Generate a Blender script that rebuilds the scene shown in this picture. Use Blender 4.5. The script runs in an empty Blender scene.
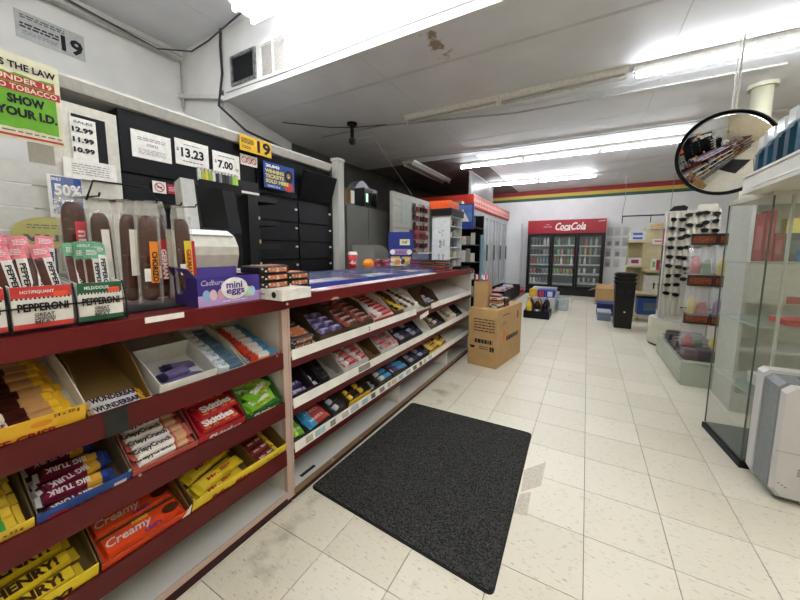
import bpy, math, random
from mathutils import Vector, Matrix
random.seed(7)
PI = math.pi
scene = bpy.context.scene
COL = scene.collection

# ---------------------------------------------------------------- camera
CAM_H = 1.2082
F_PX, CX, CY = 327.49, 402.23, 286.75
YAW, PITCH, ROLL = -0.5117, -0.1116, 0.0053
_cy, _sy, _cp, _sp = math.cos(YAW), math.sin(YAW), math.cos(PITCH), math.sin(PITCH)
FWD = Vector((_sy*_cp, _cy*_cp, _sp))
_r = Vector((_cy, -_sy, 0)); _u = _r.cross(FWD)
RGT = _r*math.cos(ROLL) + _u*math.sin(ROLL)
UPV = -_r*math.sin(ROLL) + _u*math.cos(ROLL)
cam_data = bpy.data.cameras.new('camera')
cam = bpy.data.objects.new('camera', cam_data); COL.objects.link(cam)
cam.matrix_world = Matrix(((RGT.x, UPV.x, -FWD.x, 0), (RGT.y, UPV.y, -FWD.y, 0), (RGT.z, UPV.z, -FWD.z, CAM_H), (0, 0, 0, 1)))
cam_data.sensor_width = 36; cam_data.lens = F_PX/800*36
cam_data.shift_x = (400-CX)/800; cam_data.shift_y = (CY-300)/800
cam_data.clip_start = .02; cam_data.clip_end = 60
scene.camera = cam

# ---------------------------------------------------------------- light and exposure
vs = scene.view_settings
scene.display_settings.display_device = 'sRGB'
vs.view_transform = 'Standard'; vs.look = 'None'; vs.gamma = 1.0; vs.use_curve_mapping = False
vs.exposure = 0.12
TUBE_POWER = 35.0           # emission strength of the twin tubes on the raised ceiling
TUBE_POWER_AISLE = 62.0     # and of the aisle strips, set stronger to brighten the far end
world = bpy.data.worlds.new('world'); scene.world = world; world.use_nodes = True
world.node_tree.nodes['Background'].inputs[0].default_value = (.9, .95, 1, 1)
world.node_tree.nodes['Background'].inputs[1].default_value = .15

# ---------------------------------------------------------------- helpers
def at(u, v, x=None, y=None, z=None):
    d = FWD + RGT*((u-CX)/F_PX) - UPV*((v-CY)/F_PX)
    t = x/d.x if x is not None else y/d.y if y is not None else (z-CAM_H)/d.z
    return Vector((0, 0, CAM_H)) + d*t

def yfront(u, x, z):            # y of the point on the line (x, *, z) seen in image column u
    k = (u-CX)/F_PX
    n = RGT - FWD*k
    return -(n.x*x + n.z*(z-CAM_H))/n.y

def lin(c):
    return tuple((v/12.92 if v <= .04045 else ((v+.055)/1.055)**2.4) for v in c)
def hexc(h):
    h = h.lstrip('#'); return lin([int(h[i:i+2], 16)/255 for i in (0, 2, 4)])

MATS = {}
def mat(h, rough=.5, noise=.06, scale=30, bump=0., metal=0., spec=.32, key=None):
    k = key or (h, rough, noise, scale, bump, metal)
    if k in MATS: return MATS[k]
    m = bpy.data.materials.new('mat_'+h.lstrip('#')); m.use_nodes = True
    nt = m.node_tree; b = nt.nodes['Principled BSDF']
    c = hexc(h)
    b.inputs['Roughness'].default_value = rough; b.inputs['Metallic'].default_value = metal
    b.inputs['Specular IOR Level'].default_value = spec
    tc = nt.nodes.new('ShaderNodeTexCoord')
    nz = nt.nodes.new('ShaderNodeTexNoise'); nz.inputs['Scale'].default_value = scale; nz.inputs['Detail'].default_value = 4
    nt.links.new(tc.outputs['Object'], nz.inputs['Vector'])
    rp = nt.nodes.new('ShaderNodeValToRGB')
    rp.color_ramp.elements[0].position = .3; rp.color_ramp.elements[1].position = .7
    lo = [max(0, v*(1-noise*2)) for v in c]; hi = [min(1, v*(1+noise)) for v in c]
    rp.color_ramp.elements[0].color = (*lo, 1); rp.color_ramp.elements[1].color = (*hi, 1)
    nt.links.new(nz.outputs['Fac'], rp.inputs['Fac']); nt.links.new(rp.outputs['Color'], b.inputs['Base Color'])
    if bump:
        bp = nt.nodes.new('ShaderNodeBump'); bp.inputs['Strength'].default_value = bump; bp.inputs['Distance'].default_value = .01
        nt.links.new(nz.outputs['Fac'], bp.inputs['Height']); nt.links.new(bp.outputs['Normal'], b.inputs['Normal'])
    MATS[k] = m
    return m

def worn(h, h2, rough=.5, scale=6, thr=.62, soft=.05, stretch=(1, 1, 1), rough2=None):
    """painted surface with chips, scuffs or stains of a second colour"""
    k = ('worn', h, h2, rough, scale, thr, stretch)
    if k in MATS: return MATS[k]
    m = bpy.data.materials.new('worn_'+h.lstrip('#')); m.use_nodes = True
    nt = m.node_tree; b = nt.nodes['Principled BSDF']; b.inputs['Roughness'].default_value = rough; b.inputs['Specular IOR Level'].default_value = .25
    tc = nt.nodes.new('ShaderNodeTexCoord'); mp = nt.nodes.new('ShaderNodeMapping'); mp.inputs['Scale'].default_value = stretch
    nt.links.new(tc.outputs['Object'], mp.inputs['Vector'])
    nz = nt.nodes.new('ShaderNodeTexNoise'); nz.inputs['Scale'].default_value = scale; nz.inputs['Detail'].default_value = 8; nz.inputs['Roughness'].default_value = .65
    nt.links.new(mp.outputs['Vector'], nz.inputs['Vector'])
    rp = nt.nodes.new('ShaderNodeValToRGB'); e = rp.color_ramp.elements
    e[0].position = thr; e[0].color = (*hexc(h), 1); e[1].position = thr+soft; e[1].color = (*hexc(h2), 1)
    nt.links.new(nz.outputs['Fac'], rp.inputs['Fac'])
    n2 = nt.nodes.new('ShaderNodeTexNoise'); n2.inputs['Scale'].default_value = 3; nt.links.new(tc.outputs['Object'], n2.inputs['Vector'])
    mx = nt.nodes.new('ShaderNodeMix'); mx.data_type = 'RGBA'; mx.blend_type = 'MULTIPLY'; mx.inputs['Factor'].default_value = .25
    nt.links.new(rp.outputs['Color'], mx.inputs['A']); nt.links.new(n2.outputs['Fac'], mx.inputs['B'])
    nt.links.new(mx.outputs['Result'], b.inputs['Base Color'])
    MATS[k] = m
    return m

def emis(h, s):
    k = ('em', h, s)
    if k in MATS: return MATS[k]
    m = bpy.data.materials.new('glow'); m.use_nodes = True
    b = m.node_tree.nodes['Principled BSDF']
    b.inputs['Base Color'].default_value = (*hexc(h), 1)
    b.inputs['Emission Color'].default_value = (*hexc(h), 1); b.inputs['Emission Strength'].default_value = s
    MATS[k] = m
    return m

def clear(h='#ffffff', alpha=.15, rough=.05, key=None):
    """thin clear plastic or thin glass: mostly see-through with real surface gloss"""
    k = ('clear', h, alpha, rough)
    if k in MATS: return MATS[k]
    m = bpy.data.materials.new('clear_'+h.lstrip('#')); m.use_nodes = True
    b = m.node_tree.nodes['Principled BSDF']
    b.inputs['Base Color'].default_value = (*hexc(h), 1); b.inputs['Roughness'].default_value = rough
    b.inputs['Alpha'].default_value = alpha; b.inputs['Specular IOR Level'].default_value = 1.0
    MATS[k] = m
    return m

class MB:
    def __init__(s): s.v = []; s.f = []; s.m = []
    def face(s, pts, m=0):
        n = len(s.v); s.v += [Vector(p) for p in pts]; s.f.append(tuple(range(n, n+len(pts)))); s.m.append(m); return s
    def box(s, x0, x1, y0, y1, z0, z1, m=0, bev=0.):
        if bev > 0:
            pr = [(x0+bev, y0), (x1-bev, y0), (x1, y0+bev), (x1, y1-bev), (x1-bev, y1), (x0+bev, y1), (x0, y1-bev), (x0, y0+bev)]
            return s.prism(pr, z0, z1, m)
        n = len(s.v)
        s.v += [Vector(p) for p in ((x0,y0,z0),(x1,y0,z0),(x1,y1,z0),(x0,y1,z0),(x0,y0,z1),(x1,y0,z1),(x1,y1,z1),(x0,y1,z1))]
        for q in ((0,3,2,1),(4,5,6,7),(0,1,5,4),(1,2,6,5),(2,3,7,6),(3,0,4,7)):
            s.f.append(tuple(n+i for i in q)); s.m.append(m)
        return s
    def prism(s, poly, z0, z1, m=0, axis='z'):
        def P(a, b, c): return Vector((a, b, c) if axis == 'z' else (c, a, b) if axis == 'x' else (a, c, b))
        n = len(s.v); k = len(poly)
        s.v += [P(a, b, z0) for a, b in poly] + [P(a, b, z1) for a, b in poly]
        s.f.append(tuple(n+i for i in reversed(range(k)))); s.m.append(m)
        s.f.append(tuple(n+k+i for i in range(k))); s.m.append(m)
        for i in range(k):
            j = (i+1) % k; s.f.append((n+i, n+j, n+k+j, n+k+i)); s.m.append(m)
        return s
    def loft(s, rings, m=0, cap=True, ms=None, closed=True):
        n = len(s.v); k = len(rings[0])
        for r in rings: s.v += [Vector(p) for p in r]
        for a in range(len(rings)-1):
            for i in range(k if closed else k-1):
                j = (i+1) % k
                s.f.append((n+a*k+i, n+a*k+j, n+(a+1)*k+j, n+(a+1)*k+i)); s.m.append(ms[a] if ms else m)
        if cap and closed:
            s.f.append(tuple(n+i for i in reversed(range(k)))); s.m.append(ms[0] if ms else m)
            q = n+(len(rings)-1)*k; s.f.append(tuple(q+i for i in range(k))); s.m.append(ms[-1] if ms else m)
        return s
    def cyl(s, p0, p1, r0, r1=None, n=12, m=0):
        p0 = Vector(p0); p1 = Vector(p1); r1 = r0 if r1 is None else r1
        d = (p1-p0).normalized(); a = d.orthogonal().normalized(); b = d.cross(a)
        ring = lambda p, r: [p+(a*math.cos(t*2*PI/n)+b*math.sin(t*2*PI/n))*r for t in range(n)]
        return s.loft([ring(p0, r0), ring(p1, r1)], m)
    def lathe(s, prof, c=(0, 0, 0), n=16, m=0, ms=None):
        c = Vector(c)
        return s.loft([[c+Vector((r*math.cos(t*2*PI/n), r*math.sin(t*2*PI/n), z)) for t in range(n)] for r, z in prof], m, True, ms)
    def tube(s, pts, r, n=6, m=0):
        pts = [Vector(p) for p in pts]; rings = []
        a = None
        for i, p in enumerate(pts):
            d = (pts[min(i+1, len(pts)-1)]-pts[max(i-1, 0)]).normalized()
            a = d.orthogonal().normalized() if a is None else (a-d*a.dot(d)).normalized()
            b = d.cross(a)
            rings.append([p+(a*math.cos(t*2*PI/n)+b*math.sin(t*2*PI/n))*r for t in range(n)])
        return s.loft(rings, m)
    def xf(s, M):
        s.v = [M @ p for p in s.v]; return s
    def add(s, o):
        n = len(s.v); s.v += [p.copy() for p in o.v]; s.f += [tuple(i+n for i in f) for f in o.f]; s.m += o.m; return s
    def mesh(s, name, mats, smooth=False):
        me = bpy.data.meshes.new(name); me.from_pydata([tuple(p) for p in s.v], [], s.f)
        for m in (mats if isinstance(mats, (list, tuple)) else [mats]): me.materials.append(m)
        me.polygons.foreach_set('material_index', s.m)
        if smooth: me.polygons.foreach_set('use_smooth', [True]*len(s.f))
        me.update(); return me

def link(name, data, parent=None, M=None):
    o = bpy.data.objects.new(name, data); COL.objects.link(o)
    if parent: o.parent = parent
    if M is not None: o.matrix_basis = M
    return o
def obj(name, mb, mats, parent=None, M=None, smooth=False):
    return link(name, mb.mesh(name, mats, smooth), parent, M)
def tag(o, label, cat, group=None):
    o['label'] = label; o['category'] = cat
    if group: o['group'] = group
    return o
def thing(name, label, cat, M=None, group=None):
    if isinstance(M, (tuple, list, Vector)): M = Matrix.Translation(Vector(M))
    return tag(link(name, None, None, M), label, cat, group)
def struct(name, mb, mats, smooth=False):
    o = obj(name, mb, mats, None, None, smooth); o['kind'] = 'structure'; return o
def copy_tree(o, M=None, parent=None, label=None):
    c = o.copy(); COL.objects.link(c); c.parent = parent
    if M is not None: c.matrix_basis = M
    if label: c['label'] = label
    for ch in list(o.children): copy_tree(ch, None, c)
    return c
def T(x, y, z): return Matrix.Translation(Vector((x, y, z)))
def RX(a): return Matrix.Rotation(a, 4, 'X')
def RY(a): return Matrix.Rotation(a, 4, 'Y')
def RZ(a): return Matrix.Rotation(a, 4, 'Z')

TXT = {}
def text_data(s, bold=0., shear=0.):
    k = (s, bold, shear)
    if s[0] == '~' and k not in TXT:            # print too small to read in the photo: letter-like strokes that spell nothing
        n = int(s[1:]); rd = random.Random(n*7+len(TXT)); vs_, fs = [], []
        for g in range(n):
            x0 = (g+.1)/n-.5; x1 = (g+.9)/n-.5; th = .24/n
            for (a, b, c, d) in rd.sample([(x0, x0+th, -.5, .5), (x1-th, x1, -.5, .5), (x0, x1, .34, .5), (x0, x1, -.5, -.34), (x0, x1, -.08, .08)], 3):
                q = len(vs_); vs_ += [(a, c), (b, c), (b, d), (a, d)]; fs.append((q, q+1, q+2, q+3))
        TXT[k] = (vs_, fs, n*.6)
    if k not in TXT:
        c = bpy.data.curves.new('t', 'FONT'); c.body = s; c.resolution_u = 2; c.offset = bold; c.shear = shear; c.align_x = 'LEFT'
        c.space_line = .8
        o = bpy.data.objects.new('t', c)
        me = bpy.data.meshes.new_from_object(o)
        vs_ = [(v.co.x, v.co.y) for v in me.vertices]; fs = [tuple(p.vertices) for p in me.polygons]
        bpy.data.objects.remove(o); bpy.data.curves.remove(c); bpy.data.meshes.remove(me)
        x0 = min(p[0] for p in vs_); x1 = max(p[0] for p in vs_); y0 = min(p[1] for p in vs_); y1 = max(p[1] for p in vs_)
        TXT[k] = ([((x-(x0+x1)/2)/(x1-x0), (y-(y0+y1)/2)/(y1-y0)) for x, y in vs_], fs, (x1-x0)/(y1-y0))
    return TXT[k]
def letter(s, parent, m, c, w, h=None, right=(1, 0, 0), up=(0, 0, 1), bold=.02, shear=0., name='lettering', lift=.0012, arc=None):
    """flat printed writing: centre c, size w x h, on the plane spanned by right and up"""
    vs_, fs, asp = text_data(s, bold, shear)
    if h is None: h = w/asp
    r = Vector(right).normalized(); u = Vector(up).normalized(); n = r.cross(u)*lift; c = Vector(c)
    mb = MB()
    mb.v = [c + r*(x*w) + u*(y*h) + n + (arc(x*w, y*h) if arc else Vector()) for x, y in vs_]; mb.f = list(fs); mb.m = [0]*len(fs)
    return obj(name, mb, m, parent)
def lines_print(parent, m, c, w, h, n, right=(1, 0, 0), up=(0, 0, 1), name='print_lines', lift=.001, fill=.5):
    """small print too fine to read: rows of short bars"""
    r = Vector(right).normalized(); u = Vector(up).normalized(); nn = r.cross(u)*lift; c = Vector(c); mb = MB()
    rnd = random.Random(n*31+int(w*1000))
    for i in range(n):
        yy = h/2 - (i+.5)*h/n; x = -w/2
        while x < w/2-.004:
            l = min(rnd.uniform(.06, .2)*w, w/2-x)
            hh = h/n*fill/2
            mb.face([c+r*x+u*(yy-hh)+nn, c+r*(x+l)+u*(yy-hh)+nn, c+r*(x+l)+u*(yy+hh)+nn, c+r*x+u*(yy+hh)+nn])
            x += l+.035*w
    return obj(name, mb, m, parent)
def patch(name, parent, m, c, w, h, right=(1, 0, 0), up=(0, 0, 1), lift=.0008):
    r = Vector(right).normalized(); u = Vector(up).normalized(); c = Vector(c)+r.cross(u)*lift
    return obj(name, MB().face([c-r*w/2-u*h/2, c+r*w/2-u*h/2, c+r*w/2+u*h/2, c-r*w/2+u*h/2]), m, parent)
YR = dict(right=(0, 1, 0), up=(0, 0, 1))       # print on a face that looks along +x
XR = dict(right=(1, 0, 0), up=(0, 0, 1))       # print on a face that looks along -y

BLACK = mat('#0f1013', .5, spec=.2); INK = mat('#14151a', .6); WHITE = mat('#e9e8e2', .5); PAPER = mat('#eeece6', .7)
KRAFT = mat('#a98a5f', .85, .08, 60); KRAFT_D = mat('#6f5636', .9, .1, 40); RED = mat('#b5272d', .45)
STEEL = mat('#a9adb0', .3, .04, 40, metal=.9); DKMETAL = mat('#26272a', .4, metal=.6)

# ================================================================ STRUCTURE
TS, OX, OY = .3048, .0592, 1.1889
ZC, ZR = 2.95, 3.68                    # main ceiling, raised ceiling over the till
XL, XR_, YB, YF, YS = -3.8, 3.0, 10.5, -2.2, 2.5
XL2 = -4.35
XN_ = -4.65                            # left wall beside the till, set back from the rest

def tile_material():
    m = bpy.data.materials.new('vinyl_tile'); m.use_nodes = True; nt = m.node_tree; b = nt.nodes['Principled BSDF']
    N = nt.nodes.new; L = nt.links.new
    g = N('ShaderNodeNewGeometry')
    mp = N('ShaderNodeMapping'); mp.inputs['Location'].default_value = (-OX/TS, -OY/TS, 0); mp.inputs['Scale'].default_value = (1/TS, 1/TS, 0)
    L(g.outputs['Position'], mp.inputs['Vector'])
    fl = N('ShaderNodeVectorMath'); fl.operation = 'FLOOR'; L(mp.outputs['Vector'], fl.inputs[0])
    wn = N('ShaderNodeTexWhiteNoise'); L(fl.outputs['Vector'], wn.inputs['Vector'])
    r1 = N('ShaderNodeValToRGB'); e = r1.color_ramp.elements
    e[0].color = (*hexc('#d4cdb9'), 1); e[1].color = (*hexc('#ded8c6'), 1); L(wn.outputs['Value'], r1.inputs['Fac'])
    # short streaks of the vinyl pattern
    ms = N('ShaderNodeMapping'); ms.inputs['Rotation'].default_value = (0, 0, .9); ms.inputs['Scale'].default_value = (34, 120, 1)
    L(g.outputs['Position'], ms.inputs['Vector'])
    ns = N('ShaderNodeTexNoise'); ns.inputs['Scale'].default_value = 1; ns.inputs['Detail'].default_value = 3; L(ms.outputs['Vector'], ns.inputs['Vector'])
    r2 = N('ShaderNodeValToRGB'); e = r2.color_ramp.elements
    e[0].position = .60; e[0].color = (1, 1, 1, 1); e[1].position = .70; e[1].color = (.5, .46, .40, 1); L(ns.outputs['Fac'], r2.inputs['Fac'])
    m1 = N('ShaderNodeMix'); m1.data_type = 'RGBA'; m1.blend_type = 'MULTIPLY'; m1.inputs['Factor'].default_value = .7
    L(r1.outputs['Color'], m1.inputs['A']); L(r2.outputs['Color'], m1.inputs['B'])
    # walked-in dirt, heaviest in a few smears along the counter
    nd = N('ShaderNodeTexNoise'); nd.inputs['Scale'].default_value = 9; nd.inputs['Detail'].default_value = 8; L(g.outputs['Position'], nd.inputs['Vector'])
    cur = None
    for (px, py, rx, ry) in ((-1.02, 2.5, .12, .3), (-1.06, .85, .1, .45)):
        mm = N('ShaderNodeMapping'); mm.inputs['Location'].default_value = (-px/rx, -py/ry, 0); mm.inputs['Scale'].default_value = (1/rx, 1/ry, 0)
        L(g.outputs['Position'], mm.inputs['Vector'])
        ln = N('ShaderNodeVectorMath'); ln.operation = 'LENGTH'; L(mm.outputs['Vector'], ln.inputs[0])
        mr = N('ShaderNodeMapRange'); mr.inputs['From Min'].default_value = 0; mr.inputs['From Max'].default_value = 1.4; mr.inputs['To Min'].default_value = .27; mr.inputs['To Max'].default_value = 0
        L(ln.outputs['Value'], mr.inputs['Value'])
        if cur is None: cur = mr.outputs['Result']
        else:
            mxm = N('ShaderNodeMath'); mxm.operation = 'MAXIMUM'; L(cur, mxm.inputs[0]); L(mr.outputs['Result'], mxm.inputs[1]); cur = mxm.outputs[0]
    ad = N('ShaderNodeMath'); ad.operation = 'ADD'; L(nd.outputs['Fac'], ad.inputs[0]); L(cur, ad.inputs[1])
    r3 = N('ShaderNodeValToRGB'); e = r3.color_ramp.elements
    e[0].position = .66; e[0].color = (1, 1, 1, 1); e[1].position = 1.0; e[1].color = (.2, .17, .13, 1); L(ad.outputs[0], r3.inputs['Fac'])
    m2 = N('ShaderNodeMix'); m2.data_type = 'RGBA'; m2.blend_type = 'MULTIPLY'; m2.inputs['Factor'].default_value = .8
    L(m1.outputs['Result'], m2.inputs['A']); L(r3.outputs['Color'], m2.inputs['B'])
    L(m2.outputs['Result'], b.inputs['Base Color'])
    rr = N('ShaderNodeMapRange'); rr.inputs['To Min'].default_value = .22; rr.inputs['To Max'].default_value = .5; L(nd.outputs['Fac'], rr.inputs['Value'])
    L(rr.outputs['Result'], b.inputs['Roughness'])
    return m
TILE = tile_material()
floor = struct('floor', MB().box(XN_-.1, XR_+.1, YF-.1, YB+.1, -.08, -.004), mat('#6f675a', .8))
tile_me = MB().box(0, TS-.0028, 0, TS-.0028, -.004, 0).mesh('tile', TILE)
cells = []
for i in range(-5, 10):
    for j in range(-12, 31):
        x, y = OX+i*TS, OY+j*TS
        if x+TS > XR_ or y+TS > YB+.1 or y < YF: continue
        c = Vector((x+TS/2, y+TS/2, -CAM_H)); w = c.dot(FWD)
        vis = 0
        if w > .2:
            u = CX+F_PX*c.dot(RGT)/w; v = CY-F_PX*c.dot(UPV)/w
            if -60 < u < 860 and v < 680: vis = 1/w**3
        cells.append((vis, x, y))
cells.sort(key=lambda t: -t[0])
rest = MB()
for k, (vis, x, y) in enumerate(cells):
    if k < 300 and vis > 0: link('tile', tile_me, floor, T(x, y, 0))
    else: rest.box(x, x+TS-.0028, y, y+TS-.0028, -.004, 0)
o = obj('tile_field', rest, TILE, floor); o['kind'] = 'stuff'

def ceiling_material():
    m = bpy.data.materials.new('painted_board'); m.use_nodes = True; nt = m.node_tree; b = nt.nodes['Principled BSDF']
    N = nt.nodes.new; L = nt.links.new
    g = N('ShaderNodeNewGeometry'); nz = N('ShaderNodeTexNoise'); nz.inputs['Scale'].default_value = 2.2; nz.inputs['Detail'].default_value = 7
    L(g.outputs['Position'], nz.inputs['Vector'])
    r = N('ShaderNodeValToRGB'); e = r.color_ramp.elements; e[0].position = .35; e[0].color = (*hexc('#d9dade'), 1); e[1].position = .65; e[1].color = (*hexc('#e3e4e8'), 1)
    L(nz.outputs['Fac'], r.inputs['Fac'])
    st = at(436, 44, z=ZC); mm = N('ShaderNodeMapping'); mm.inputs['Location'].default_value = (-st.x/.12, -st.y/.34, 0); mm.inputs['Scale'].default_value = (1/.12, 1/.34, 0)
    L(g.outputs['Position'], mm.inputs['Vector'])
    ln = N('ShaderNodeVectorMath'); ln.operation = 'LENGTH'; L(mm.outputs['Vector'], ln.inputs[0])
    n2 = N('ShaderNodeTexNoise'); n2.inputs['Scale'].default_value = 14; n2.inputs['Detail'].default_value = 9; L(g.outputs['Position'], n2.inputs['Vector'])
    sb = N('ShaderNodeMath'); sb.operation = 'MULTIPLY_ADD'; L(ln.outputs['Value'], sb.inputs[0]); sb.inputs[1].default_value = -.28; L(n2.outputs['Fac'], sb.inputs[2])
    r2 = N('ShaderNodeValToRGB'); e = r2.color_ramp.elements; e[0].position = .36; e[0].color = (1, 1, 1, 1); e[1].position = .46; e[1].color = (.42, .33, .24, 1)
    L(sb.outputs[0], r2.inputs['Fac'])
    mx = N('ShaderNodeMix'); mx.data_type = 'RGBA'; mx.blend_type = 'MULTIPLY'; mx.inputs['Factor'].default_value = 1
    L(r.outputs['Color'], mx.inputs['A']); L(r2.outputs['Color'], mx.inputs['B']); L(mx.outputs['Result'], b.inputs['Base Color'])
    b.inputs['Roughness'].default_value = .55
    return m
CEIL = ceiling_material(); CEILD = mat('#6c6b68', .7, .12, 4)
ceiling = struct('ceiling', MB().box(XL2-.1, XR_+.1, YS+.02, YB+.1, ZC+.012, ZC+.12), mat('#55524d', .8))
ys = [YS, at(265, 115, z=ZC).y, at(467, 57, z=ZC).y, 4.35, 5.25, 6.1, 7.0, 7.9, 8.8, 9.7, YB]
ys = sorted(ys)
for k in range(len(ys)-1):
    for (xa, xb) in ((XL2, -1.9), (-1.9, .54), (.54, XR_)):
        dark = xa == XL2 and ys[k] > 5.9            # boards beyond the tobacco wall, shade of the unlit corner put into their colour
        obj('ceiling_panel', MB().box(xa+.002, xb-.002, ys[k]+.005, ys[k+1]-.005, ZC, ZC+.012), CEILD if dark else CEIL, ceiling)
o = struct('ceiling_raised', MB().box(XN_-.1, XR_+.1, YF-.1, YS+.02, ZR+.01, ZR+.1), mat('#8f8c86', .8))
for (xa, xb) in ((XN_, -3.7), (-3.7, -2.55), (-2.55, -1.3), (-1.3, 0), (0, 1.5), (1.5, XR_)):
    for (ya, yb) in ((YF, -.6), (-.6, .9), (.9, YS)):
        obj('ceiling_panel', MB().box(xa+.002, xb-.002, ya+.003, yb-.003, ZR, ZR+.01), CEIL, o)
WALLW = worn('#ebebe8', '#cfcdc6', .6, 5, .68, .12)
struct('wall_soffit', MB().box(XL, XR_, YS-.001, YS+.02, ZC-.03, ZR).box(XL, XR_, YS-.025, YS, ZC-.035, ZC+.0), WALLW)
struct('wall_side', MB().prism([(XL-.1, YS+.1), (XL, YS), (XL2, 4.0), (XL2-.1, 4.0)], 0, ZC+.1), WALLW)
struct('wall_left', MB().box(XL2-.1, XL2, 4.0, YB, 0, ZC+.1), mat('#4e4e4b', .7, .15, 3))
WB = struct('wall_back', MB().box(XL2, XR_, YB, YB+.1, 0, ZC+.1), mat('#e8e9ea', .6, .03, 3))
struct('wall_right', MB().box(XR_, XR_+.1, YF, YB, 0, ZR+.1), mat('#d6c8a8', .7, .04, 3))
struct('wall_front', MB().box(XN_, XR_, YF-.1, YF, 0, ZR+.1), mat('#d8c9a8', .7, .04, 3))
# painted bands under the ceiling of the back wall
for nm, h, z0, z1 in (('painted_band', '#8e2f33', 2.83, 2.95), ('painted_band', '#c9ab4a', 2.74, 2.83), ('painted_band', '#2e5a4a', 2.66, 2.74)):
    obj(nm, MB().box(XL2, XR_, YB-.004, YB, z0, z1), mat(h, .6), WB)
# set-back wall beside the till: long wall with the plaque and a short return
XBK = XN_
BK = struct('wall_till', MB().box(XN_-.1, XN_, YF, YS+.1, 0, ZR+.1), WALLW)
obj('crown_moulding', MB().box(XN_, XN_+.05, YF, YS, ZR-.06, ZR-.002).box(XN_, XN_+.03, YF, YS, ZR-.1, ZR-.06), mat('#cfcfca', .5), BK)
RT = struct('wall_return', MB().box(XN_, XL-.1, YS, YS+.1, 0, ZR+.1).box(XL-.1, XL-.0005, YS, YS+.03, ZC+.1, ZR+.1), WALLW)
obj('ledge', MB().prism([(XN_, 3.12), (XL+.02, 2.93), (XL+.02, 2.97), (XN_, 3.17)], YS-.06, YS, 0, 'y'), mat('#cfcfca', .5), RT)

# ---------------------------------------------------------------- fluorescent fixtures
GLOW = emis('#f4f8ff', TUBE_POWER); GLOW2 = emis('#f4f8ff', TUBE_POWER_AISLE); TUBE_OFF = mat('#c9cbcc', .25); ENAMEL = mat('#e6e6e2', .4); SOCK = mat('#e4e4de', .5)
def fixture(label, x0, x1, y, zceil, tubes=1, lit=True, units=1, gap=.05, drop=.05):
    t = thing('fluorescent_fixture', label, 'ceiling light', (x0, y, zceil))
    L = (x1-x0)/units; hw = .062 if tubes == 1 else .04+gap
    for k in range(units):
        a, b = k*L+.004, (k+1)*L-.004
        obj('housing', MB().prism([(-hw, 0), (hw, 0), (hw, -drop*.5), (hw*.6, -drop), (-hw*.6, -drop), (-hw, -drop*.5)], a, b, 0, 'x'), ENAMEL, t)
        for q in range(tubes):
            yy = 0 if tubes == 1 else (-gap if q == 0 else gap)
            obj('tube', MB().cyl((a+.03, yy, -drop-.028), (b-.03, yy, -drop-.028), .021, n=10), (GLOW if tubes == 2 else GLOW2) if lit else TUBE_OFF, t, None, True)
            for e in (a+.012, b-.03):
                obj('socket', MB().box(e, e+.018, yy-.016, yy+.016, -drop-.05, -drop), SOCK, t)
    return t
p = at(632, 77, z=ZC-.08)
fixture('lit fluorescent strip light above the round security mirror, upper right', p.x, p.x+2.44, p.y, ZC)
fixture('unlit fluorescent strip fixture left of the strip light above the mirror', p.x-2.46, p.x-.03, p.y-.02, ZC, 1, False, 2)
p = at(460, 168, z=ZC-.08)
fixture('long lit row of three fluorescent strips across the middle of the ceiling', p.x, p.x+3.66, p.y, ZC, 1, True, 3)
p = at(488, 186, z=ZC-.08)
fixture('short lit row of two fluorescent strips in front of the painted bands', p.x, p.x+2.44, p.y, ZC, 1, True, 2)
t = fixture('lit twin-tube fluorescent fixture on the raised ceiling beside the vent grille', -2.86, -.42, 2.09, 3.38, 2, True, 1, .09)
for xx in (.3, 2.1): obj('hanger', MB().box(xx, xx+.02, -.01, .01, 0, ZR-3.38-.001), STEEL, t)
fixture('added unseen twin-tube fluorescent fixture overhead of the viewer, above the till', -3.6, -1.16, .6, ZR, 2, True, 1, .09)  # added out of view to brighten the plaque wall and tobacco cabinet
fixture('added unseen twin-tube fluorescent fixture overhead behind the viewer, nearer the aisle', .3, 2.74, -.9, ZR, 2, True, 1, .09)  # unseen fixture, added to light the near end of the room
fixture('added unseen twin-tube fluorescent fixture overhead above the aisle beside the viewer', .2, 2.64, .9, ZR, 2, True, 1, .09)  # extra unseen fixture, added to brighten the candy shelves and counter front
p = at(408, 163, z=ZC-.05); t = fixture('unlit twin-tube fluorescent fixture in the dark corner beyond the tobacco wall', p.x, p.x+2.0, p.y, ZC, 2, False, 1, .09); t.rotation_euler.z = PI/2

# ================================================================ SALES COUNTER
XF = -1.165                                  # front of the counter
SL = .385; TILT = math.atan(SL)              # the candy shelves slope up towards the back
CRED = worn('#561314', '#8c5a50', .42, 16, .72, .03, (1, .35, 1))
CREDL = worn('#621416', '#a3837a', .35, 9, .76, .02)
SHELFW = worn('#d3d1cb', '#6d655c', .5, 18, .74, .03, (1, .5, 1))
EDGEW = worn('#c0a79a', '#5d4a3f', .6, 24, .66, .05, (1, .4, 1))
EDGEB = worn('#8e7559', '#cfc7bb', .6, 30, .62, .05, (1, .4, 1))
KICK = mat('#351014', .6); STRIP = mat('#eceae2', .4, .05, 12); INNER = mat('#cfcdc6', .6, .05, 8)
Z_L = (.717, .485, .25); Z_R = (.72, .485, .265)

def slope_board(y0, y1, z, depth=.43, th=.014):
    xa, xb = XF-.012, XF-.012-depth
    return MB().prism([(xa, z), (xb, z+depth*SL), (xb, z+depth*SL-th), (xa, z-th)], y0, y1, 0, 'y')

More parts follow.
